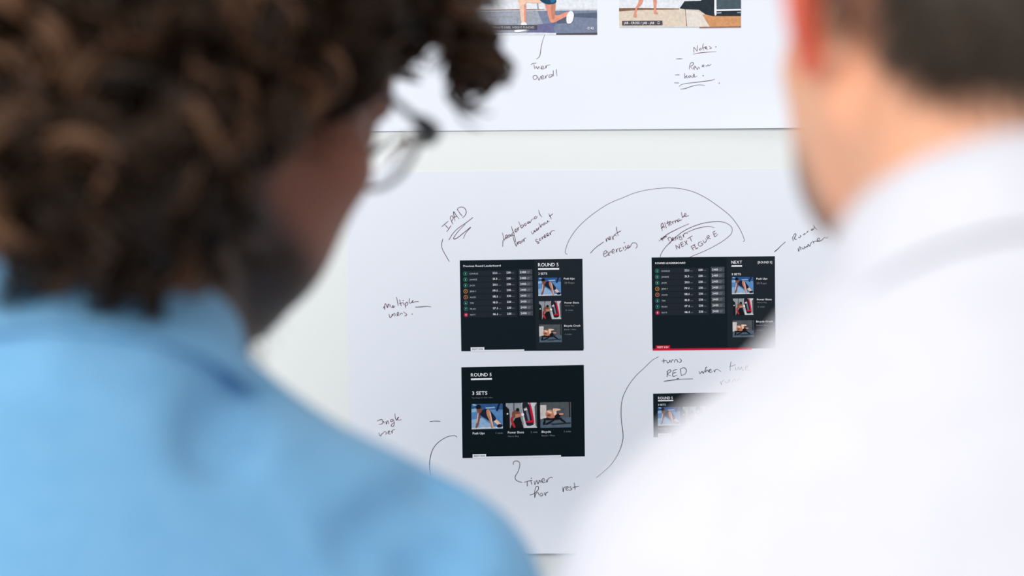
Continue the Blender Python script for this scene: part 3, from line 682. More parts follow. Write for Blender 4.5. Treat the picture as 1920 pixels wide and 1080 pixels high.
# ------------------------------------------------------------------ smooth solid modelling for the two men
class Field:
    """a sampled distance field; primitives blend into it and surface nets turn it into one mesh"""
    def __init__(self, lo, hi, h):
        self.lo = np.array(lo, float); self.h = h
        n = np.ceil((np.array(hi) - self.lo) / h).astype(int) + 1
        self.n = n
        self.F = np.full(tuple(n), 0.5, dtype=np.float32)
        self.ax = [(self.lo[i] + h * np.arange(n[i])).astype(np.float32) for i in range(3)]
    def box(self, lo, hi, m):
        i0 = np.maximum(0, np.floor((np.array(lo) - m - self.lo) / self.h).astype(int))
        i1 = np.minimum(self.n, np.ceil((np.array(hi) + m - self.lo) / self.h).astype(int) + 1)
        if (i1 <= i0).any(): return None
        sl = tuple(slice(a, b) for a, b in zip(i0, i1))
        x = self.ax[0][sl[0]][:, None, None]; y = self.ax[1][sl[1]][None, :, None]; z = self.ax[2][sl[2]][None, None, :]
        return sl, x, y, z
    def blend(self, sl, d, k, cut=False):
        a = self.F[sl]
        if cut:
            d = -d
            h = np.maximum(k - np.abs(a - d), 0) / k
            self.F[sl] = np.maximum(a, d) + h * h * k * 0.25
        else:
            h = np.maximum(k - np.abs(a - d), 0) / k
            self.F[sl] = np.minimum(a, d) - h * h * k * 0.25
    def cone(self, a, b, ra, rb, k=0.02, cut=False):
        a = np.array(a, float); b = np.array(b, float); r = max(ra, rb)
        q = self.box(np.minimum(a, b) - r, np.maximum(a, b) + r, k + 0.03)
        if q is None: return
        sl, x, y, z = q
        ab = b - a; L2 = max(ab.dot(ab), 1e-12)
        t = np.clip(((x - a[0]) * ab[0] + (y - a[1]) * ab[1] + (z - a[2]) * ab[2]) / L2, 0, 1)
        d = np.sqrt((x - a[0] - t * ab[0]) ** 2 + (y - a[1] - t * ab[1]) ** 2 + (z - a[2] - t * ab[2]) ** 2) - (ra + (rb - ra) * t)
        self.blend(sl, d.astype(np.float32), k, cut)
    def ell(self, c, r, R=None, k=0.02, cut=False):
        """ellipsoid; R rows are its own axes in the world"""
        c = np.array(c, float); r = np.array(r, float)
        R = np.eye(3) if R is None else np.array(R)
        ext = np.sqrt(((R * r[:, None]) ** 2).sum(0))
        q = self.box(c - ext, c + ext, k + 0.03)
        if q is None: return
        sl, x, y, z = q
        k0 = 0; k1 = 0
        for i in range(3):
            p = (x - c[0]) * R[i, 0] + (y - c[1]) * R[i, 1] + (z - c[2]) * R[i, 2]
            k0 = k0 + (p / r[i]) ** 2; k1 = k1 + (p / r[i] ** 2) ** 2
        k0 = np.sqrt(k0); k1 = np.sqrt(k1) + 1e-6
        self.blend(sl, (k0 * (k0 - 1) / k1).astype(np.float32), k, cut)
    def halfspace(self, p, nrm, k=0.004):
        """cut away everything on the side nrm points to"""
        nrm = np.array(nrm, float) / np.linalg.norm(nrm)
        d = (self.ax[0][:, None, None] - p[0]) * nrm[0] + (self.ax[1][None, :, None] - p[1]) * nrm[1] + (self.ax[2][None, None, :] - p[2]) * nrm[2]
        self.F = np.maximum(self.F, d.astype(np.float32))
    def grid(self):
        return self.ax[0][:, None, None], self.ax[1][None, :, None], self.ax[2][None, None, :]
    def hit(self, px, py):
        """first point of the surface along the line of sight through a pixel (modelling aid for folds)"""
        for d in np.arange(0.5, 1.6, 0.002):
            p = P(px, py, d); i = np.round((p - self.lo) / self.h).astype(int)
            if (i >= 0).all() and (i < self.n).all() and self.F[tuple(i)] < 0: return p
        return None
    def mesh(self):
        F = self.F; h = self.h
        F[0], F[-1] = 0.5, 0.5; F[:, 0], F[:, -1] = 0.5, 0.5; F[:, :, 0], F[:, :, -1] = 0.5, 0.5
        ins = F < 0
        any_ = np.zeros(tuple(s - 1 for s in F.shape), bool); all_ = np.ones_like(any_)
        offs = [(a, b, c) for a in (0, 1) for b in (0, 1) for c in (0, 1)]
        for a, b, c in offs:
            v = ins[a:F.shape[0]-1+a, b:F.shape[1]-1+b, c:F.shape[2]-1+c]
            any_ |= v; all_ &= v
        act = np.argwhere(any_ & ~all_)
        vid = np.full(any_.shape, -1, np.int32); vid[tuple(act.T)] = np.arange(len(act))
        acc = np.zeros((len(act), 3)); cnt = np.zeros(len(act))
        val = {o: F[act[:, 0] + o[0], act[:, 1] + o[1], act[:, 2] + o[2]].astype(float) for o in offs}
        for o in offs:
            for ax in range(3):
                if o[ax] == 0:
                    o2 = list(o); o2[ax] = 1; o2 = tuple(o2)
                    f0, f1 = val[o], val[o2]
                    m = (f0 < 0) != (f1 < 0)
                    t = np.where(m, f0 / np.where(m, f0 - f1, 1), 0)
                    p = np.tile(np.array(o, float), (len(act), 1)); p[:, ax] = t
                    acc += p * m[:, None]; cnt += m
        V = (act + acc / cnt[:, None]) * h + self.lo
        Q = []
        for ax in range(3):
            sl0 = [slice(None)] * 3; sl1 = [slice(None)] * 3
            sl0[ax] = slice(0, -1); sl1[ax] = slice(1, None)
            a = ins[tuple(sl0)]; b = ins[tuple(sl1)]
            e = np.argwhere(a != b)
            u, v = [(1, 2), (2, 0), (0, 1)][ax]
            e = e[(e[:, u] > 0) & (e[:, v] > 0)]
            def cell(du, dv):
                q = e.copy(); q[:, u] -= du; q[:, v] -= dv
                return vid[q[:, 0], q[:, 1], q[:, 2]]
            q = np.stack([cell(1, 1), cell(0, 1), cell(0, 0), cell(1, 0)], 1)
            fl = ~a[tuple(e.T)]
            q[fl] = q[fl][:, ::-1]
            Q.append(q)
        return V, np.vstack(Q)

def smooth_mesh(V, Q, it=2, lam=0.5):
    """laplacian smoothing over the quad edges"""
    e = np.vstack([Q[:, [0, 1]], Q[:, [1, 2]], Q[:, [2, 3]], Q[:, [3, 0]]])
    for _ in range(it):
        s = np.zeros_like(V); c = np.zeros(len(V))
        for i in range(3):
            s[:, i] = np.bincount(e[:, 0], V[e[:, 1], i], len(V)) + np.bincount(e[:, 1], V[e[:, 0], i], len(V))
        c = np.bincount(e[:, 0], minlength=len(V)) + np.bincount(e[:, 1], minlength=len(V))
        V = V + lam * (s / np.maximum(c, 1)[:, None] - V)
    return V

class HeadFrame:
    """head-local millimetres (l right, f forward, u up; origin midway between the ear canals) to the world"""
    def __init__(self, org, yaw, pitch, roll=0.0, sc=1.0):
        y, p, r = math.radians(yaw), math.radians(pitch), math.radians(roll)
        fwd = np.array([math.sin(y), math.cos(y), 0]); rt = np.array([math.cos(y), -math.sin(y), 0]); up = np.array([0, 0, 1.0])
        f2 = fwd * math.cos(p) - up * math.sin(p); u2 = up * math.cos(p) + fwd * math.sin(p)
        r3 = rt * math.cos(r) - u2 * math.sin(r); u3 = u2 * math.cos(r) + rt * math.sin(r)
        self.o = np.array(org, float); self.R = np.stack([r3, f2, u3]); self.sc = sc
    def w(self, l, f, u):
        return self.o + (np.array([l, f, u]) * self.sc / 1000.0) @ self.R
    def loc(self, V):
        return ((V - self.o) @ self.R.T) * 1000.0 / self.sc
    def ell(self, fld, c, r, k=14, cut=False, rot=0.0):
        R = self.R
        if rot:
            a = math.radians(rot)
            R = np.stack([R[0] * math.cos(a) + R[1] * math.sin(a), -R[0] * math.sin(a) + R[1] * math.cos(a), R[2]])
        fld.ell(self.w(*c), np.array(r) * self.sc / 1000.0, R, k / 1000.0, cut)
    def cone(self, fld, a, b, ra, rb, k=14, cut=False):
        fld.cone(self.w(*a), self.w(*b), ra * self.sc / 1000, rb * self.sc / 1000, k / 1000.0, cut)

def head_solid(F, H):
    H.ell(F, (0, -4, 48), (75, 96, 84), 10)
    H.ell(F, (0, 42, 40), (62, 52, 56), 20)
    H.ell(F, (0, 40, -22), (60, 52, 68), 25)
    H.ell(F, (0, 66, -48), (42, 32, 34), 22)
    for s in (-1, 1):
        H.cone(F, (s * 53, 12, -42), (s * 20, 72, -84), 17, 18, 24)
        H.ell(F, (s * 48, 65, -14), (21, 24, 19), 18)
        H.ell(F, (s * 38, 52, -46), (29, 38, 38), 20)
        H.ell(F, (s * 32, 60, -66), (28, 30, 28), 16)
    H.ell(F, (0, 80, -86), (23, 17, 17), 18)
    H.ell(F, (0, 84, 30), (46, 13, 10), 14)
    for s in (-1, 1):
        H.ell(F, (s * 32, 98, 13), (17, 14, 11), 8, True)
        H.ell(F, (s * 32, 81, 13), (12.5, 12.5, 12), 3)
    H.cone(F, (0, 92, 18), (0, 108, -20), 7, 10, 10)
    for s in (-1, 1):
        H.ell(F, (s * 11, 99, -24), (8, 10, 7), 6)
    H.ell(F, (0, 94, -49), (23, 8, 5), 5)
    H.ell(F, (0, 92, -59), (20, 9, 6), 4)
    for s in (-1, 1):
        rot = 32 * s
        H.ell(F, (s * 84, -12, 4), (6.5, 19, 33), 6, False, -rot * -1 if s < 0 else rot)
        H.ell(F, (s * 78, -4, -24), (6, 9, 12), 8)
        H.ell(F, (s * 93, 0, 2), (8, 10, 20), 4, True)

def limb_solids(F, J, o, which):
    """clothed or bare trunk and limbs from the joints J, grown by o metres"""
    if 'trunk' in which:
        F.cone(J['neck'], J['shL'], 0.056 + o, 0.056 + o, 0.05)
        F.cone(J['neck'], J['shR'], 0.056 + o, 0.056 + o, 0.05)
        m = (J['shL'] + J['shR']) / 2
        ax = J['shR'] - J['shL']; ax /= np.linalg.norm(ax)
        up = J['neck'] - J['pel']; up -= ax * up.dot(ax); up /= np.linalg.norm(up)
        fw = np.cross(up, ax)
        R = np.stack([ax, fw, up])
        F.ell(m - up * 0.10 + fw * 0.015, (0.170 + o, 0.115 + o, 0.20 + o), R, 0.06)
        F.ell(m - up * 0.04 - fw * 0.02, (0.165 + o, 0.085 + o, 0.12 + o), R, 0.05)
        F.ell(J['pel'] * 0.45 + m * 0.55 - up * 0.05, (0.148 + o, 0.105 + o, 0.20 + o), R, 0.06)
        F.ell(J['pel'], (0.158 + o, 0.112 + o, 0.13 + o), R, 0.06)
    if 'arms' in which:
        for s in 'LR':
            F.cone(J['sh' + s], J['el' + s], 0.054 + o, 0.044 + o, 0.05)
            F.cone(J['el' + s], J['wr' + s], 0.042 + o * 0.9, 0.030 + o * 0.8, 0.02)
    if 'legs' in which:
        for s in 'LR':
            F.cone(J['hip' + s], J['kn' + s], 0.084 + o, 0.058 + o, 0.04)
            F.cone(J['kn' + s], J['an' + s], 0.056 + o, 0.040 + o, 0.03)

def hand_solid(F, J, s):
    wr = J['wr' + s]; el = J['el' + s]
    d = (wr - el) / np.linalg.norm(wr - el)
    fw = np.array([0, 1.0, 0]); fw -= d * fw.dot(d); fw /= np.linalg.norm(fw)       # thumb side
    inn = np.cross(d, fw) * (1 if s == 'R' else -1)
    if inn[0] * (1 if s == 'L' else -1) < 0: inn = -inn                            # towards the thigh
    R = np.stack([fw, inn, d])
    F.cone(wr, wr + d * 0.03, 0.027, 0.028, 0.02)
    F.ell(wr + d * 0.06, (0.042, 0.017, 0.050), R, 0.015)
    for i, (off, ln) in enumerate(((0.031, 0.070), (0.0105, 0.078), (-0.0105, 0.072), (-0.031, 0.056))):
        a = wr + d * 0.094 + fw * off
        b = a + d * ln * 0.45 + inn * 0.006; c = b + d * ln * 0.33 + inn * 0.014; e = c + d * ln * 0.2 + inn * 0.014
        F.cone(a - d * 0.02, b, 0.0092, 0.0088, 0.003); F.cone(b, c, 0.0088, 0.0080, 0.003); F.cone(c, e, 0.0080, 0.0070, 0.003)
    a = wr + d * 0.035 + fw * 0.030; b = a + d * 0.030 + fw * 0.022 + inn * 0.008; c = b + d * 0.030 + fw * 0.006 + inn * 0.010
    F.cone(a, b, 0.014, 0.011, 0.008); F.cone(b, c, 0.0105, 0.0085, 0.003)

def shoe_mesh(J, s, base, m_up, m_sole, root):
    an = J['an' + s]; fx = J['toe'] ; rt = np.array([fx[1], -fx[0], 0.0])
    F = Field(an + np.array([-0.24, -0.24, -an[2] - 0.01]), an + np.array([0.24, 0.24, 0.08]), 0.005)
    R = np.stack([rt, fx, np.array([0, 0, 1.0])])
    c = np.array([an[0], an[1], 0.0])
    F.ell(c + fx * 0.055 + np.array([0, 0, 0.045]), (0.046, 0.145, 0.042), R, 0.02)
    F.ell(c + fx * 0.0 + np.array([0, 0, 0.065]), (0.044, 0.075, 0.055), R, 0.03)
    F.halfspace((0, 0, 0.020), (0, 0, -1)); F.halfspace((0, 0, 0.105), (0, 0, 1))
    V, Q = F.mesh(); V = smooth_mesh(V, Q, 1)
    sh = link('shoe', mesh_np('shoe', V - base, Q, [m_up]), root)
    F = Field(an + np.array([-0.24, -0.24, -an[2] - 0.01]), an + np.array([0.24, 0.24, 0.02]), 0.005)
    F.ell(c + fx * 0.055 + np.array([0, 0, 0.03]), (0.050, 0.150, 0.05), R, 0.02)
    F.halfspace((0, 0, 0.0), (0, 0, -1)); F.halfspace((0, 0, 0.021), (0, 0, 1))
    V, Q = F.mesh()
    link('sole', mesh_np('sole', V - base, Q, [m_sole], smooth=False), sh)

def tube(path, rad, n=6, closed=False):
    path = np.asarray(path, float); L = len(path)
    rad = np.full(L, rad) if np.isscalar(rad) else np.asarray(rad)
    T = np.gradient(path, axis=0)
    if closed: T = np.roll(path, -1, 0) - np.roll(path, 1, 0)
    T /= np.linalg.norm(T, axis=1)[:, None] + 1e-12
    ref = np.array([0.31, 0.2, 0.93])
    A = np.cross(T, ref); A /= np.linalg.norm(A, axis=1)[:, None] + 1e-12
    B = np.cross(T, A)
    th = 2 * np.pi * np.arange(n) / n
    V = path[:, None] + rad[:, None, None] * (np.cos(th)[None, :, None] * A[:, None] + np.sin(th)[None, :, None] * B[:, None])
    V = V.reshape(-1, 3); F = []
    for i in range(L if closed else L - 1):
        j = (i + 1) % L
        for q in range(n):
            r = (q + 1) % n
            F.append((i * n + q, i * n + r, j * n + r, j * n + q))
    return V, np.array(F)

def tubes(paths, rads, n=4):
    """many tubes of equal point count in one go: paths (N,L,3), rads (N,L)"""
    N, L, _ = paths.shape
    T = np.gradient(paths, axis=1); T /= np.linalg.norm(T, axis=2)[:, :, None] + 1e-12
    ref = np.array([0.31, 0.2, 0.93])
    A = np.cross(T, ref); A /= np.linalg.norm(A, axis=2)[:, :, None] + 1e-12
    B = np.cross(T, A)
    th = 2 * np.pi * np.arange(n) / n
    V = paths[:, :, None] + rads[:, :, None, None] * (np.cos(th)[None, None, :, None] * A[:, :, None] + np.sin(th)[None, None, :, None] * B[:, :, None])
    V = V.reshape(-1, 3)
    i = np.arange(L - 1)[:, None]; q = np.arange(n)[None]; r = (q + 1) % n
    f = np.stack([i * n + q, i * n + r, (i + 1) * n + r, (i + 1) * n + q], -1).reshape(-1, 4)
    F = (f[None] + (np.arange(N) * L * n)[:, None, None]).reshape(-1, 4)
    return V, F

def collar_mesh(c, lat, fwd, up, a, b, hgt, flare, base, m, root, open_deg=18, fall=0.9):
    """a turned-down shirt collar: stand inside, fold on top, fall outside"""
    n = 72; th = np.radians(np.linspace(-180 + open_deg, 180 - open_deg, n))   # 0 is the nape
    prof = [(0.0, -0.55), (0.0015, 0.0), (0.004, 0.055), (0.0075, 0.0), (0.012, -0.45 * fall), (0.5, -1.0 * fall), (0.5, -1.05 * fall), (0.004, -0.5)]
    V = []
    for t in th:
        fr = (1 - math.cos(t)) / 2                           # 0 nape, 1 throat
        for (o, v) in prof:
            off = flare * (0.9 + 0.3 * fr) if o == 0.5 else o
            hh = hgt * (1 + 0.35 * fr ** 3) * (1 if v < 0 else 1)
            rl = a + off; rf = b + off
            p = c + lat * math.sin(t) * rl - fwd * math.cos(t) * rf + up * (v * hh) - up * 0.012 * fr
            V.append(p)
    k = len(prof); F = []
    for i in range(n - 1):
        for j in range(k):
            j2 = (j + 1) % k
            F.append((i * k + j, (i + 1) * k + j, (i + 1) * k + j2, i * k + j2))
    F.append(tuple(range(k))); F.append(tuple((n - 1) * k + j for j in range(k))[::-1])
    return link('collar', mesh_np('collar', np.array(V) - base, F, [m]), root)

rng = np.random.default_rng(7)
def wrinkle(F, amp, sc, seed):
    g = np.random.default_rng(seed); x, y, z = F.grid()
    w = 0
    for i in range(7):
        d = g.normal(size=3); d[2] *= 0.55; d /= np.linalg.norm(d)
        f = sc * g.uniform(0.6, 1.9); ph = g.uniform(0, 6.28)
        d2 = g.normal(size=3); d2 /= np.linalg.norm(d2)
        w = w + np.sin((x * d[0] + y * d[1] + z * d[2]) * f + ph + 1.3 * np.sin((x * d2[0] + y * d2[1] + z * d2[2]) * f * 0.45 + ph * 2)) / 7
    F.F += (amp * w).astype(np.float32)

def fold(F, pts, r=0.006, depth=0.5):
    """a pressed-in crease through a few points of the cloth surface"""
    hits = [F.hit(*p) for p in pts]; hits = [h for h in hits if h is not None]
    for a, b in zip(hits[:-1], hits[1:]):
        F.cone(a + np.array([0, -r * depth, 0]), b + np.array([0, -r * depth, 0]), r, r, 0.018, True)

def ridge(F, pts, r=0.008, sink=0.6):
    hits = [F.hit(*p) for p in pts]; hits = [h for h in hits if h is not None]
    for a, b in zip(hits[:-1], hits[1:]):
        F.cone(a + np.array([0, r * sink, 0]), b + np.array([0, r * sink, 0]), r, r, 0.022)

def person(label, J, H, skin_fn, m_skin, m_shirt, m_trs, m_shoe, m_sole, folds, ridges, col, wr_seed):
    base = np.array([J['pel'][0], J['pel'][1], 0.0])
    root = bpy.data.objects.new('person', None); COL.objects.link(root); root.location = tuple(base)
    tag(root, label, 'person')
    allp = np.array([v for k, v in J.items() if k != 'toe'] + [H.w(0, 0, 140), H.w(0, 120, 0), H.w(0, -110, 0), H.w(110, 0, 0), H.w(-110, 0, 0)])
    lo, hi = allp.min(0) - 0.12, allp.max(0) + 0.12
    lo[2] = 0.0
    # one continuous body
    F = Field(lo, hi, 0.004)
    limb_solids(F, J, -0.015, ('trunk', 'arms', 'legs'))
    F.cone(J['neck'], H.w(0, -22, -20), 0.060, 0.056, 0.03)
    F.cone(J['neck'] + np.array([0, 0.045, -0.01]), H.w(0, 25, -55), 0.046, 0.040, 0.03)
    for s in 'LR': hand_solid(F, J, s)
    for s in 'LR': F.cone(J['an' + s], J['an' + s] + J['toe'] * 0.11 + np.array([0, 0, 0.045 - J['an' + s][2]]), 0.034, 0.024, 0.02)
    head_solid(F, H)
    V, Q = F.mesh(); V = smooth_mesh(V, Q, 1, 0.4)
    link('body', mesh_np('body', V - base, Q, [m_skin], tint=skin_fn(V, H)), root)
    # shirt
    ls = np.array(lo); ls[2] = J['pel'][2] - 0.14
    hs = np.array(hi); hs[2] = max(J['neck'][2] + 0.12, J['shL'][2] + 0.12, J['shR'][2] + 0.12)
    F = Field(ls, hs, 0.004)
    limb_solids(F, J, 0.009, ('trunk', 'arms'))
    for s in 'LR':
        d = J['wr' + s] - J['el' + s]; d /= np.linalg.norm(d)
        F.cone(J['wr' + s] - d * 0.045, J['wr' + s] - d * 0.003, 0.037, 0.037, 0.006)   # cuff
    wrinkle(F, 0.0055, 26, wr_seed)
    wrinkle(F, 0.0016, 75, wr_seed + 5)
    for f in folds: fold(F, *f)
    for f in ridges: ridge(F, *f)
    F.halfspace(J['pel'] + np.array([0, 0, -0.10]), (0, 0, -1))
    for s in 'LR':
        d = J['wr' + s] - J['el' + s]; d /= np.linalg.norm(d); p = J['wr' + s] + d * 0.004
        sl, x, y, z = F.box(p - 0.08, p + 0.08, 0)
        dd = (x - p[0]) * d[0] + (y - p[1]) * d[1] + (z - p[2]) * d[2]
        F.F[sl] = np.maximum(F.F[sl], dd.astype(np.float32))
    c_ = col['c']; F.ell(c_ - col['up'] * col['hgt'] * 1.0, (col['a'] + 0.0062, col['b'] + 0.0062, col['hgt'] * 1.0), np.stack([col['lat'], col['fwd'], col['up']]), 0.022)
    # round neck opening
    F.cone(J['neck'] + (H.o - J['neck']) * 0.25, H.w(0, 0, -20), 0.058, 0.075, 0.006, True)
    V, Q = F.mesh(); V = smooth_mesh(V, Q, 1, 0.5)
    sh = link('shirt', mesh_np('shirt', V - base, Q, [m_shirt]), root)
    collar_mesh(base=base, m=m_shirt, root=sh, **col)
    # trousers, belt and shoes
    lt = np.array(lo); lt[2] = 0.02; ht = np.array(hi); ht[2] = J['pel'][2] + 0.10
    F = Field(lt, ht, 0.006)
    limb_solids(F, J, 0.010, ('legs',))
    F.ell(J['pel'] + np.array([0, 0, -0.01]), (0.172, 0.126, 0.14), None, 0.05)
    F.halfspace((0, 0, J['pel'][2] + 0.02), (0, 0, 1)); F.halfspace((0, 0, 0.06), (0, 0, -1))
    wrinkle(F, 0.003, 30, wr_seed + 9)
    V, Q = F.mesh(); V = smooth_mesh(V, Q, 1)
    link('trousers', mesh_np('trousers', V - base, Q, [m_trs]), root)
    for s in 'LR': shoe_mesh(J, s, base, m_shoe, m_sole, root)
    return root, base

def scalp_points(n, H, ok, r=(75, 96, 84), c=(0, -4, 48), seed=1):
    g = np.random.default_rng(seed); out = []; nr = []
    while len(out) < n:
        v = g.normal(size=3); v /= np.linalg.norm(v)
        p = np.array(c) + v * np.array(r)
        if ok(p):
            out.append(p); q = v / np.array(r); nr.append(q / np.linalg.norm(q))
    return np.array(out), np.array(nr)

# ------------------------------------------------------------------ materials of the men
def skin_material(name, sss):
    return attr_mat(name, 0.5, **{'Subsurface Weight': 0.45, 'Subsurface Scale': sss, 'Subsurface Radius': (1.0, 0.28, 0.14)})
SKIN_A = skin_material('tanned_skin', 0.008)
SKIN_B = skin_material('fair_skin', 0.012)
def cloth(name, c0, c1, weave):
    m = noise_mat(name, c0, c1, weave, 0.85, 0.25, 900)
    m.node_tree.nodes['Principled BSDF'].inputs['Sheen Weight'].default_value = 0.12
    return m
DENIM = cloth('blue_chambray', (0.175, 0.44, 0.72, 1), (0.205, 0.475, 0.75, 1), 90)
WHITE = cloth('white_cotton', (0.725, 0.715, 0.775, 1), (0.755, 0.745, 0.805, 1), 60)
TRS_A = cloth('dark_jeans', (0.02, 0.03, 0.06, 1), (0.03, 0.045, 0.08, 1), 150)
TRS_B = cloth('grey_trousers', (0.07, 0.07, 0.08, 1), (0.09, 0.09, 0.10, 1), 150)
SHOE = mat('brown_leather', (0.07, 0.035, 0.02, 1), 0.35); SOLE = mat('rubber_sole', (0.03, 0.03, 0.03, 1), 0.7)
HAIR_A = attr_mat('curly_hair', 0.5, **{'Specular IOR Level': 0.22}); HAIR_B = attr_mat('short_hair', 0.6); HAIR_U = attr_mat('hair_under_layer', 0.95, **{'Specular IOR Level': 0.05})

def sstep(a, b, x):
    t = np.clip((x - a) / (b - a), 0, 1); return t * t * (3 - 2 * t)

def skin_a(V, H):
    L = H.loc(V); l, f, u = L[:, 0], L[:, 1], L[:, 2]
    c = np.tile(np.array([0.25, 0.090, 0.054]), (len(V), 1))
    red = np.exp(-((np.abs(l) - 45) ** 2 / 500 + (f - 75) ** 2 / 900 + (u + 15) ** 2 / 600))
    c += red[:, None] * np.array([0.05, -0.005, -0.01])
    beard = sstep(-52, -74, u + 0.18 * (f - 60)) * sstep(-12, 15, f) * (u > -125)
    side = sstep(48, 58, np.abs(l)) * sstep(34, 22, f) * sstep(0, 10, f) * (u < 20) * (u > -70)
    bw = np.clip(beard + 0.7 * side, 0, 1)[:, None]
    c = c * (1 - 0.85 * bw) + np.array([0.018, 0.014, 0.012]) * 0.85 * bw
    lips = np.exp(-((l / 22) ** 2 + ((f - 98) / 8) ** 2 + ((u + 54) / 8) ** 2))[:, None]
    c = c * (1 - 0.6 * lips) + np.array([0.30, 0.09, 0.08]) * 0.6 * lips
    return c

def skin_b(V, H):
    L = H.loc(V); l, f, u = L[:, 0], L[:, 1], L[:, 2]
    c = np.tile(np.array([0.90, 0.455, 0.28]), (len(V), 1))
    ear = ((np.abs(l) > 74) & (f < 14) & (f > -45) & (u < 45) & (u > -42)) * sstep(74, 80, np.abs(l))
    c = c * (1 - 0.8 * ear[:, None]) + np.array([0.88, 0.13, 0.085]) * 0.8 * ear[:, None]
    beard = sstep(-40, -66, u) * sstep(30, 52, f) * (u > -125)
    bw = beard[:, None] * 0.75
    c = c * (1 - bw) + np.array([0.10, 0.07, 0.06]) * bw
    lips = np.exp(-((l / 22) ** 2 + ((f - 98) / 8) ** 2 + ((u + 54) / 8) ** 2))[:, None]
    c = c * (1 - 0.6 * lips) + np.array([0.50, 0.18, 0.16]) * 0.6 * lips
    return c

# ------------------------------------------------------------------ the man in the blue shirt
HA = HeadFrame((-0.165, -0.669, ZC + 0.111), 48, 30, 0, 1.05)
JA = dict(neck=P(172, 850, 1.14), shR=P(735, 1180, 1.17), shL=P(-390, 1130, 1.11))
JA['pel'] = np.array([-0.20, -0.84, 0.88])
JA['elR'] = JA['shR'] + np.array([0.045, -0.03, -0.29]); JA['wrR'] = JA['elR'] + np.array([-0.02, 0.07, -0.24])
JA['elL'] = JA['shL'] + np.array([-0.045, -0.03, -0.29]); JA['wrL'] = JA['elL'] + np.array([0.02, 0.07, -0.24])
for s, q in (('R', 1), ('L', -1)):
    JA['hip' + s] = JA['pel'] + np.array([q * 0.085, 0, -0.05]); JA['kn' + s] = np.array([JA['pel'][0] + q * 0.10, -0.83, 0.48]); JA['an' + s] = np.array([JA['pel'][0] + q * 0.11, -0.87, 0.085])
JA['toe'] = np.array([0.0, 1.0, 0.0])
t = math.radians(24)
colA = dict(c=P(170, 598, 1.165), lat=np.array([1.0, 0, 0]), fwd=np.array([0, math.cos(t), -math.sin(t)]), up=np.array([0, math.sin(t), math.cos(t)]), a=0.066, b=0.070, hgt=0.045, flare=0.020)
manA, baseA = person('curly-haired man in a blue shirt seen from behind, head bowed to the right', JA, HA, skin_a, SKIN_A, DENIM, TRS_A, SHOE, SOLE,
    folds=[([(455, 700), (435, 760), (405, 830)], 0.013, 0.3), ([(835, 900), (770, 950), (690, 1010)], 0.012, 0.3), ([(870, 1000), (820, 1050), (790, 1078)], 0.010, 0.3)],
    ridges=[([(0, 668), (120, 670), (260, 668)], 0.006, 0.75)], col=colA, wr_seed=3)

# curly hair: a lumpy under-layer and many single curls
def vert_normals(V, Q):
    n = np.cross(V[Q[:, 2]] - V[Q[:, 0]], V[Q[:, 3]] - V[Q[:, 1]])
    N = np.zeros_like(V)
    for k in range(4):
        for i in range(3): N[:, i] += np.bincount(Q[:, k], n[:, i], len(V))
    return N / (np.linalg.norm(N, axis=1)[:, None] + 1e-12)

def curl_strands(g, root, nrm, dirn, ln, lift, per, cr, turns, jit, rad, Lp=24):
    """clumps of strands winding round a common curl; returns paths, radii and clump index"""
    K = len(root); t = np.linspace(0, 1, Lp)[None, :, None]
    core = root[:, None] + nrm[:, None] * (lift * np.sin(np.pi * np.minimum(t * 0.9, 1)) - 0.004) + dirn[:, None] * (ln * t)
    T = np.gradient(core, axis=1); T /= np.linalg.norm(T, axis=2)[:, :, None]
    A = np.cross(T, np.array([0.3, 0.5, 0.81])); A /= np.linalg.norm(A, axis=2)[:, :, None]; B = np.cross(T, A)
    ph = g.uniform(0, 6.28, (K, 1)); sgn = g.choice([-1, 1], (K, 1))
    ang0 = ph + sgn * 2 * np.pi * turns * t[:, :, 0]
    paths = []; rads = []; idx = []
    for q in range(per):
        ang = ang0 + g.normal(size=(K, 1)) * 0.22
        env = cr * (0.45 + 0.55 * np.minimum(1, t[:, :, 0] * 3)) * g.uniform(0.8, 1.2, (K, 1))
        off = g.normal(size=(K, 1, 3)) * jit
        paths.append(core + off * (0.4 + 0.9 * t) + env[:, :, None] * (np.cos(ang)[:, :, None] * A + np.sin(ang)[:, :, None] * B))
        rads.append(rad * g.uniform(0.7, 1.25, (K, 1)) * (1 - 0.7 * t[:, :, 0] ** 3)); idx.append(np.arange(K))
    return np.concatenate(paths), np.concatenate(rads), np.concatenate(idx)

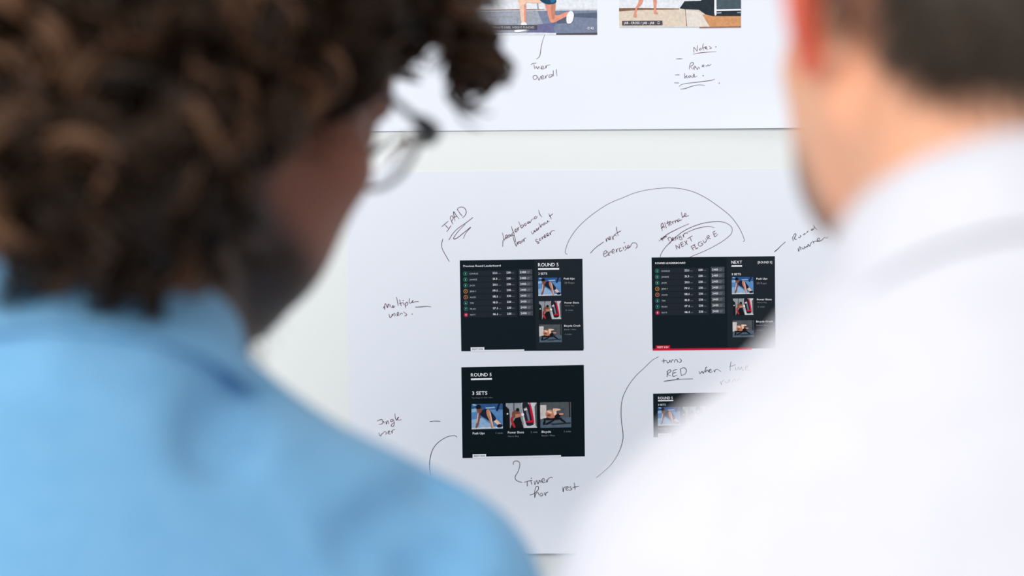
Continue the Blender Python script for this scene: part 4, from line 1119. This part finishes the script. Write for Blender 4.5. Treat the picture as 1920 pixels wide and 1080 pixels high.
def hair_a():
    H = HA
    lo = H.o - 0.26; hi = H.o + 0.26
    F = Field(lo, hi, 0.005)
    H.ell(F, (0, -12, 54), (88, 102, 90), 20)
    H.ell(F, (0, 30, 76), (74, 66, 58), 30)
    H.ell(F, (0, -66, -10), (76, 42, 62), 30)
    H.ell(F, (66, -22, -22), (26, 36, 56), 20)
    H.ell(F, (-66, -22, -22), (26, 36, 56), 20)
    H.ell(F, (70, 22, 6), (14, 30, 26), 14)
    F.cone(H.w(-20, -85, 10), P(60, 330, 1.065), 0.050, 0.026, 0.03)
    F.cone(H.w(20, -85, 0), P(190, 335, 1.06), 0.050, 0.026, 0.03)
    F.cone(H.w(62, -40, -10), P(262, 345, 1.085), 0.042, 0.027, 0.03)
    g = np.random.default_rng(4)
    for i in range(150):
        v = g.normal(size=3); v /= np.linalg.norm(v)
        p = np.array([0, -12, 56]) + v * np.array([90, 104, 92])
        if (p[1] > 30 and p[2] < 60) or p[2] < -20: continue
        H.ell(F, tuple(p), (g.uniform(9, 16),) * 3, 8)
    # leave the face free
    H.ell(F, (0, 98, -36), (110, 66, 84), 12, True)
    for sd in (-1, 1):
        H.ell(F, (sd * 72, 72, -72), (50, 50, 66), 12, True)
    V, Q = F.mesh(); V = smooth_mesh(V, Q, 1)
    g = np.random.default_rng(11)
    under = link('hair', mesh_np('hair', V - baseA, Q, [HAIR_U], tint=np.tile([0.008, 0.005, 0.0035], (len(V), 1))), manA)
    tag(under, label='thick dark brown curly hair')
    NV = vert_normals(V, Q)
    Lc = H.loc(V)
    keep = np.where(~((Lc[:, 1] > 20) & (Lc[:, 2] < 30) & (np.abs(Lc[:, 0]) < 62)))[0]
    pick = g.choice(keep, 720, replace=False)
    root, nrm = V[pick], NV[pick]
    grav = np.array([0, 0, -1.0])
    d = grav * 0.8 + g.normal(size=root.shape) * 0.75
    d -= nrm * (d * nrm).sum(1)[:, None] * 0.8; d /= np.linalg.norm(d, axis=1)[:, None]
    K = len(root)
    ln = g.uniform(0.030, 0.058, (K, 1, 1)); lift = g.uniform(0.004, 0.014, (K, 1, 1))
    cr = g.uniform(0.006, 0.0115, (K, 1)); turns = g.uniform(0.9, 1.7, (K, 1))
    paths, rads, idx = curl_strands(g, root, nrm, d, ln, lift, 8, cr, turns, 0.0022, 0.0016)
    def off_face(paths, idx, K):
        """which curls stay clear of the face"""
        Lp = H.loc(paths.reshape(-1, 3)).reshape(paths.shape)
        fb = np.interp(Lp[:, :, 2], [-110, -80, -50, -30, -12, 14, 40, 66], [28, 24, 30, 40, 58, 74, 82, 90])
        bad = ((Lp[:, :, 1] > fb) & (Lp[:, :, 2] < 66)).any(1)
        okc = np.ones(K, bool); okc[idx[bad]] = False
        return okc[idx]
    kk = off_face(paths, idx, K); paths, rads, idx = paths[kk], rads[kk], idx[kk]
    b = np.where(g.random(K) < 0.30, g.uniform(1.5, 2.9, K), g.uniform(0.12, 0.6, K))  # random clump tint; the brighter clumps put curl highlights into the colour
    c1 = np.array([0.072, 0.036, 0.019])
    def tints(idx, b, Lp, n): return np.repeat(np.clip(b[idx][:, None] * c1, 0, 0.5), Lp * n, axis=0)
    Vt, Fq = tubes(paths, rads, 4)
    ob = link('curls', mesh_np('curls', Vt - baseA, Fq, [HAIR_A], tint=tints(idx, b, 24, 4)), under); ob['kind'] = 'stuff'
    # loose single hairs standing off the outline
    pick = g.choice(keep, 700, replace=False); root, nrm = V[pick], NV[pick]
    d = nrm * 0.5 + g.normal(size=root.shape) * 0.6 + grav * 0.2; d /= np.linalg.norm(d, axis=1)[:, None]
    paths, rads, idx = curl_strands(g, root, nrm, d, g.uniform(0.02, 0.045, (700, 1, 1)), g.uniform(0.004, 0.012, (700, 1, 1)), 2, g.uniform(0.004, 0.008, (700, 1)), g.uniform(0.7, 1.5, (700, 1)), 0.001, 0.0005)
    kk = off_face(paths, idx, 700); paths, rads, idx = paths[kk], rads[kk], idx[kk]
    Vt, Fq = tubes(paths, rads, 3)
    ob = link('loose_hairs', mesh_np('loose_hairs', Vt - baseA, Fq, [HAIR_A], tint=tints(idx, np.exp(g.normal(size=700) * 0.4), 24, 3)), under); ob['kind'] = 'stuff'
    # the fringe falling in front of the brow
    M = 46
    r0 = np.stack([g.uniform(-40, 66, M), g.uniform(84, 102, M), g.uniform(88, 118, M)], 1)
    r0[:12] = np.stack([g.uniform(50, 68, 12), g.uniform(96, 108, 12), g.uniform(74, 92, 12)], 1)
    root = (r0 * H.sc / 1000) @ H.R + H.o
    fw = np.array([0, 1.0, 0.0]) @ H.R
    d = grav * 0.9 + fw * 0.25 + g.normal(size=(M, 3)) * 0.25; d /= np.linalg.norm(d, axis=1)[:, None]
    nr = np.tile(fw, (M, 1))
    paths, rads, idx = curl_strands(g, root, nr, d, g.uniform(0.018, 0.038, (M, 1, 1)), g.uniform(0.002, 0.008, (M, 1, 1)), 9, g.uniform(0.006, 0.010, (M, 1)), g.uniform(0.9, 1.6, (M, 1)), 0.0022, 0.0015)
    Vt, Fq = tubes(paths, rads, 4)
    ob = link('fringe', mesh_np('fringe', Vt - baseA, Fq, [HAIR_A], tint=tints(idx, np.exp(g.normal(size=M) * 0.45) * 0.8, 24, 4)), under); ob['kind'] = 'stuff'
    # short beard along the jaw
    M = 2600
    l = g.uniform(-60, 60, M); s_ = np.sign(l)
    a = np.abs(l) / 60
    f_ = 82 - 62 * a ** 1.6 + g.normal(size=M) * 7; u_ = -92 + 46 * a ** 1.8 + g.normal(size=M) * 10
    r0 = np.stack([l * 0.92, f_, u_], 1)
    root = (r0 * H.sc / 1000) @ H.R + H.o
    out = np.stack([l / 60, (f_ - 30) / 60, np.full(M, -0.9)], 1); out /= np.linalg.norm(out, axis=1)[:, None]
    tt = np.linspace(0, 1, 5)[None, :, None]
    dirw = out @ H.R
    path = root[:, None] + tt * 0.010 * dirw[:, None] + tt ** 2 * 0.004 * g.normal(size=(M, 1, 3))
    V, Fq = tubes(path, np.full((M, 5), 0.0007) * (1 - 0.7 * tt[:, :, 0]), 3)
    ob = link('beard', mesh_np('beard', V - baseA, Fq, [HAIR_A], tint=np.tile([0.02, 0.014, 0.011], (len(V), 1))), manA)
    ob['kind'] = 'stuff'; ob['label'] = 'short dark beard along the jaw'
hair_a()

# ------------------------------------------------------------------ eyeglasses
def glasses():
    H = HA
    org = H.w(0, 104, 16)
    M_FR = mat('gunmetal_frame', (0.10, 0.095, 0.09, 1), 0.35, Metallic=0.6)
    M_END = mat('black_acetate', (0.012, 0.012, 0.014, 1), 0.3)
    M_LENS = mat('lens_glass', (1, 1, 1, 1), 0.0, **{'Transmission Weight': 1.0, 'IOR': 1.05, 'Specular IOR Level': 0.2})
    root = bpy.data.objects.new('eyeglasses', None); COL.objects.link(root); root.location = tuple(org)
    tag(root, 'thin dark-rimmed eyeglasses worn by the curly-haired man', 'glasses')
    W = lambda l, f, u: H.w(l, f, u)
    for s in (-1, 1):
        ring = []
        for i in range(40):
            a = 2 * math.pi * i / 40
            ca, sa = math.cos(a), math.sin(a)
            ll = 34 + 27 * math.copysign(abs(ca) ** 0.85, ca); uu = 12 + 15 * math.copysign(abs(sa) ** 0.85, sa)
            ring.append(W(s * ll, 110 - 0.0035 * (ll - 5) ** 2 * 0.9, uu))
        V, F = tube(ring, 0.0015, 8, True)
        rim = link('rim', mesh_np('rim', V - org, F, [M_FR]), root)
        V = np.vstack([np.array(ring), np.array(ring) - H.R[1] * 0.0015]); n = 40
        F = [tuple(range(n)), tuple(range(n, 2 * n))[::-1]] + [(i, (i + 1) % n, n + (i + 1) % n, n + i) for i in range(n)]
        link('lens', mesh_np('lens', V - org, F, [M_LENS], smooth=False), rim)
        # end piece and temple
        V, F = tube([W(s * 60, 101, 20), W(s * 66, 100, 21), W(s * 71, 97, 21), W(s * 75, 90, 20), W(s * 76, 83, 19)], [0.0035, 0.0052, 0.0058, 0.0050, 0.0032], 8)
        link('end_piece', mesh_np('end_piece', V - org, F, [M_END]), root)
        V, F = tube([W(s * 76, 85, 19), W(s * 79, 50, 18), W(s * 82, 10, 18), W(s * 82, -12, 14), W(s * 81, -28, -4), W(s * 79, -34, -20)], [0.0022, 0.002, 0.002, 0.0026, 0.0028, 0.002], 8)
        link('temple', mesh_np('temple', V - org, F, [M_END]), root)
        V, F = tube([W(s * 13, 107, 6), W(s * 11, 102, 2), W(s * 11, 100, -5)], 0.0018, 6)
        link('nose_pad', mesh_np('nose_pad', V - org, F, [M_FR]), root)
    V, F = tube([W(-9, 108, 15), W(-4, 111, 19), W(4, 111, 19), W(9, 108, 15)], 0.0015, 8)
    link('bridge', mesh_np('bridge', V - org, F, [M_FR]), root)
glasses()

# ------------------------------------------------------------------ the man in the white shirt
HB = HeadFrame((0.1975, -0.889, ZC + 0.118), -10, 6, 0, 1.0)
JB = dict(neck=P(1888, 706, 0.95), shL=P(1412, 1172, 0.96), shR=P(2480, 960, 0.93))
JB['pel'] = np.array([0.24, -1.00, 0.88])
JB['elR'] = JB['shR'] + np.array([0.045, -0.03, -0.29]); JB['wrR'] = JB['elR'] + np.array([-0.02, 0.07, -0.24])
JB['elL'] = JB['shL'] + np.array([-0.035, -0.03, -0.29]); JB['wrL'] = JB['elL'] + np.array([0.02, 0.07, -0.24])
for s, q in (('R', 1), ('L', -1)):
    JB['hip' + s] = JB['pel'] + np.array([q * 0.085, 0, -0.05]); JB['kn' + s] = np.array([JB['pel'][0] + q * 0.10, -0.99, 0.48]); JB['an' + s] = np.array([JB['pel'][0] + q * 0.11, -1.03, 0.085])
JB['toe'] = np.array([0.0, 1.0, 0.0])
t = math.radians(28)
colB = dict(c=P(1915, 435, 0.955), lat=np.array([1.0, 0, 0]), fwd=np.array([0, math.cos(t), -math.sin(t)]), up=np.array([0, math.sin(t), math.cos(t)]), a=0.068, b=0.070, hgt=0.045, flare=0.011)
manB, baseB = person('short-haired man in a white shirt seen from behind at the right edge', JB, HB, skin_b, SKIN_B, WHITE, TRS_B, SHOE, SOLE,
    folds=[], ridges=[], col=colB, wr_seed=21)

def hair_b():
    H = HB
    F = Field(H.o - 0.2, H.o + 0.2, 0.004)
    H.ell(F, (0, -10, 54), (80, 98, 88), 15)
    H.ell(F, (0, 25, 75), (70, 72, 66), 20)
    H.ell(F, (0, -50, 2), (66, 48, 52), 20)
    H.ell(F, (0, -58, -20), (56, 36, 42), 20)
    H.ell(F, (0, 100, -10), (120, 62, 95), 8, True)
    for s in (-1, 1):
        H.ell(F, (s * 90, 10, -42), (42, 70, 58), 10, True)
        H.ell(F, (s * 82, -28, -4), (26, 40, 54), 6, True)
    V, Q = F.mesh(); V = smooth_mesh(V, Q, 1)
    cap = link('hair', mesh_np('hair', V - baseB, Q, [HAIR_B], tint=np.tile([0.055, 0.038, 0.026], (len(V), 1))), manB)
    cap['label'] = 'short brown hair'
    g = np.random.default_rng(8)
    pick = g.integers(0, len(V), 15000)
    p0 = V[pick]
    nr = p0 - H.w(0, -10, 40); nr /= np.linalg.norm(nr, axis=1)[:, None]
    M = len(pick); tt = np.linspace(0, 1, 4)[None, :, None]
    dn = np.array([0, 0, -1.0])
    path = p0[:, None] - nr[:, None] * 0.002 + tt * 0.009 * nr[:, None] + tt ** 1.5 * 0.007 * (dn + 0.5 * g.normal(size=(M, 1, 3)))
    V2, F2 = tubes(path, np.full((M, 4), 0.0006) * (1 - 0.7 * tt[:, :, 0]), 3)
    b = g.uniform(0.6, 1.6, M)
    tint = np.repeat(b[:, None] * np.array([0.075, 0.052, 0.036]), 12, axis=0)
    ob = link('hair_strands', mesh_np('hair_strands', V2 - baseB, F2, [HAIR_B], tint=tint), cap)
    ob['kind'] = 'stuff'
hair_b()
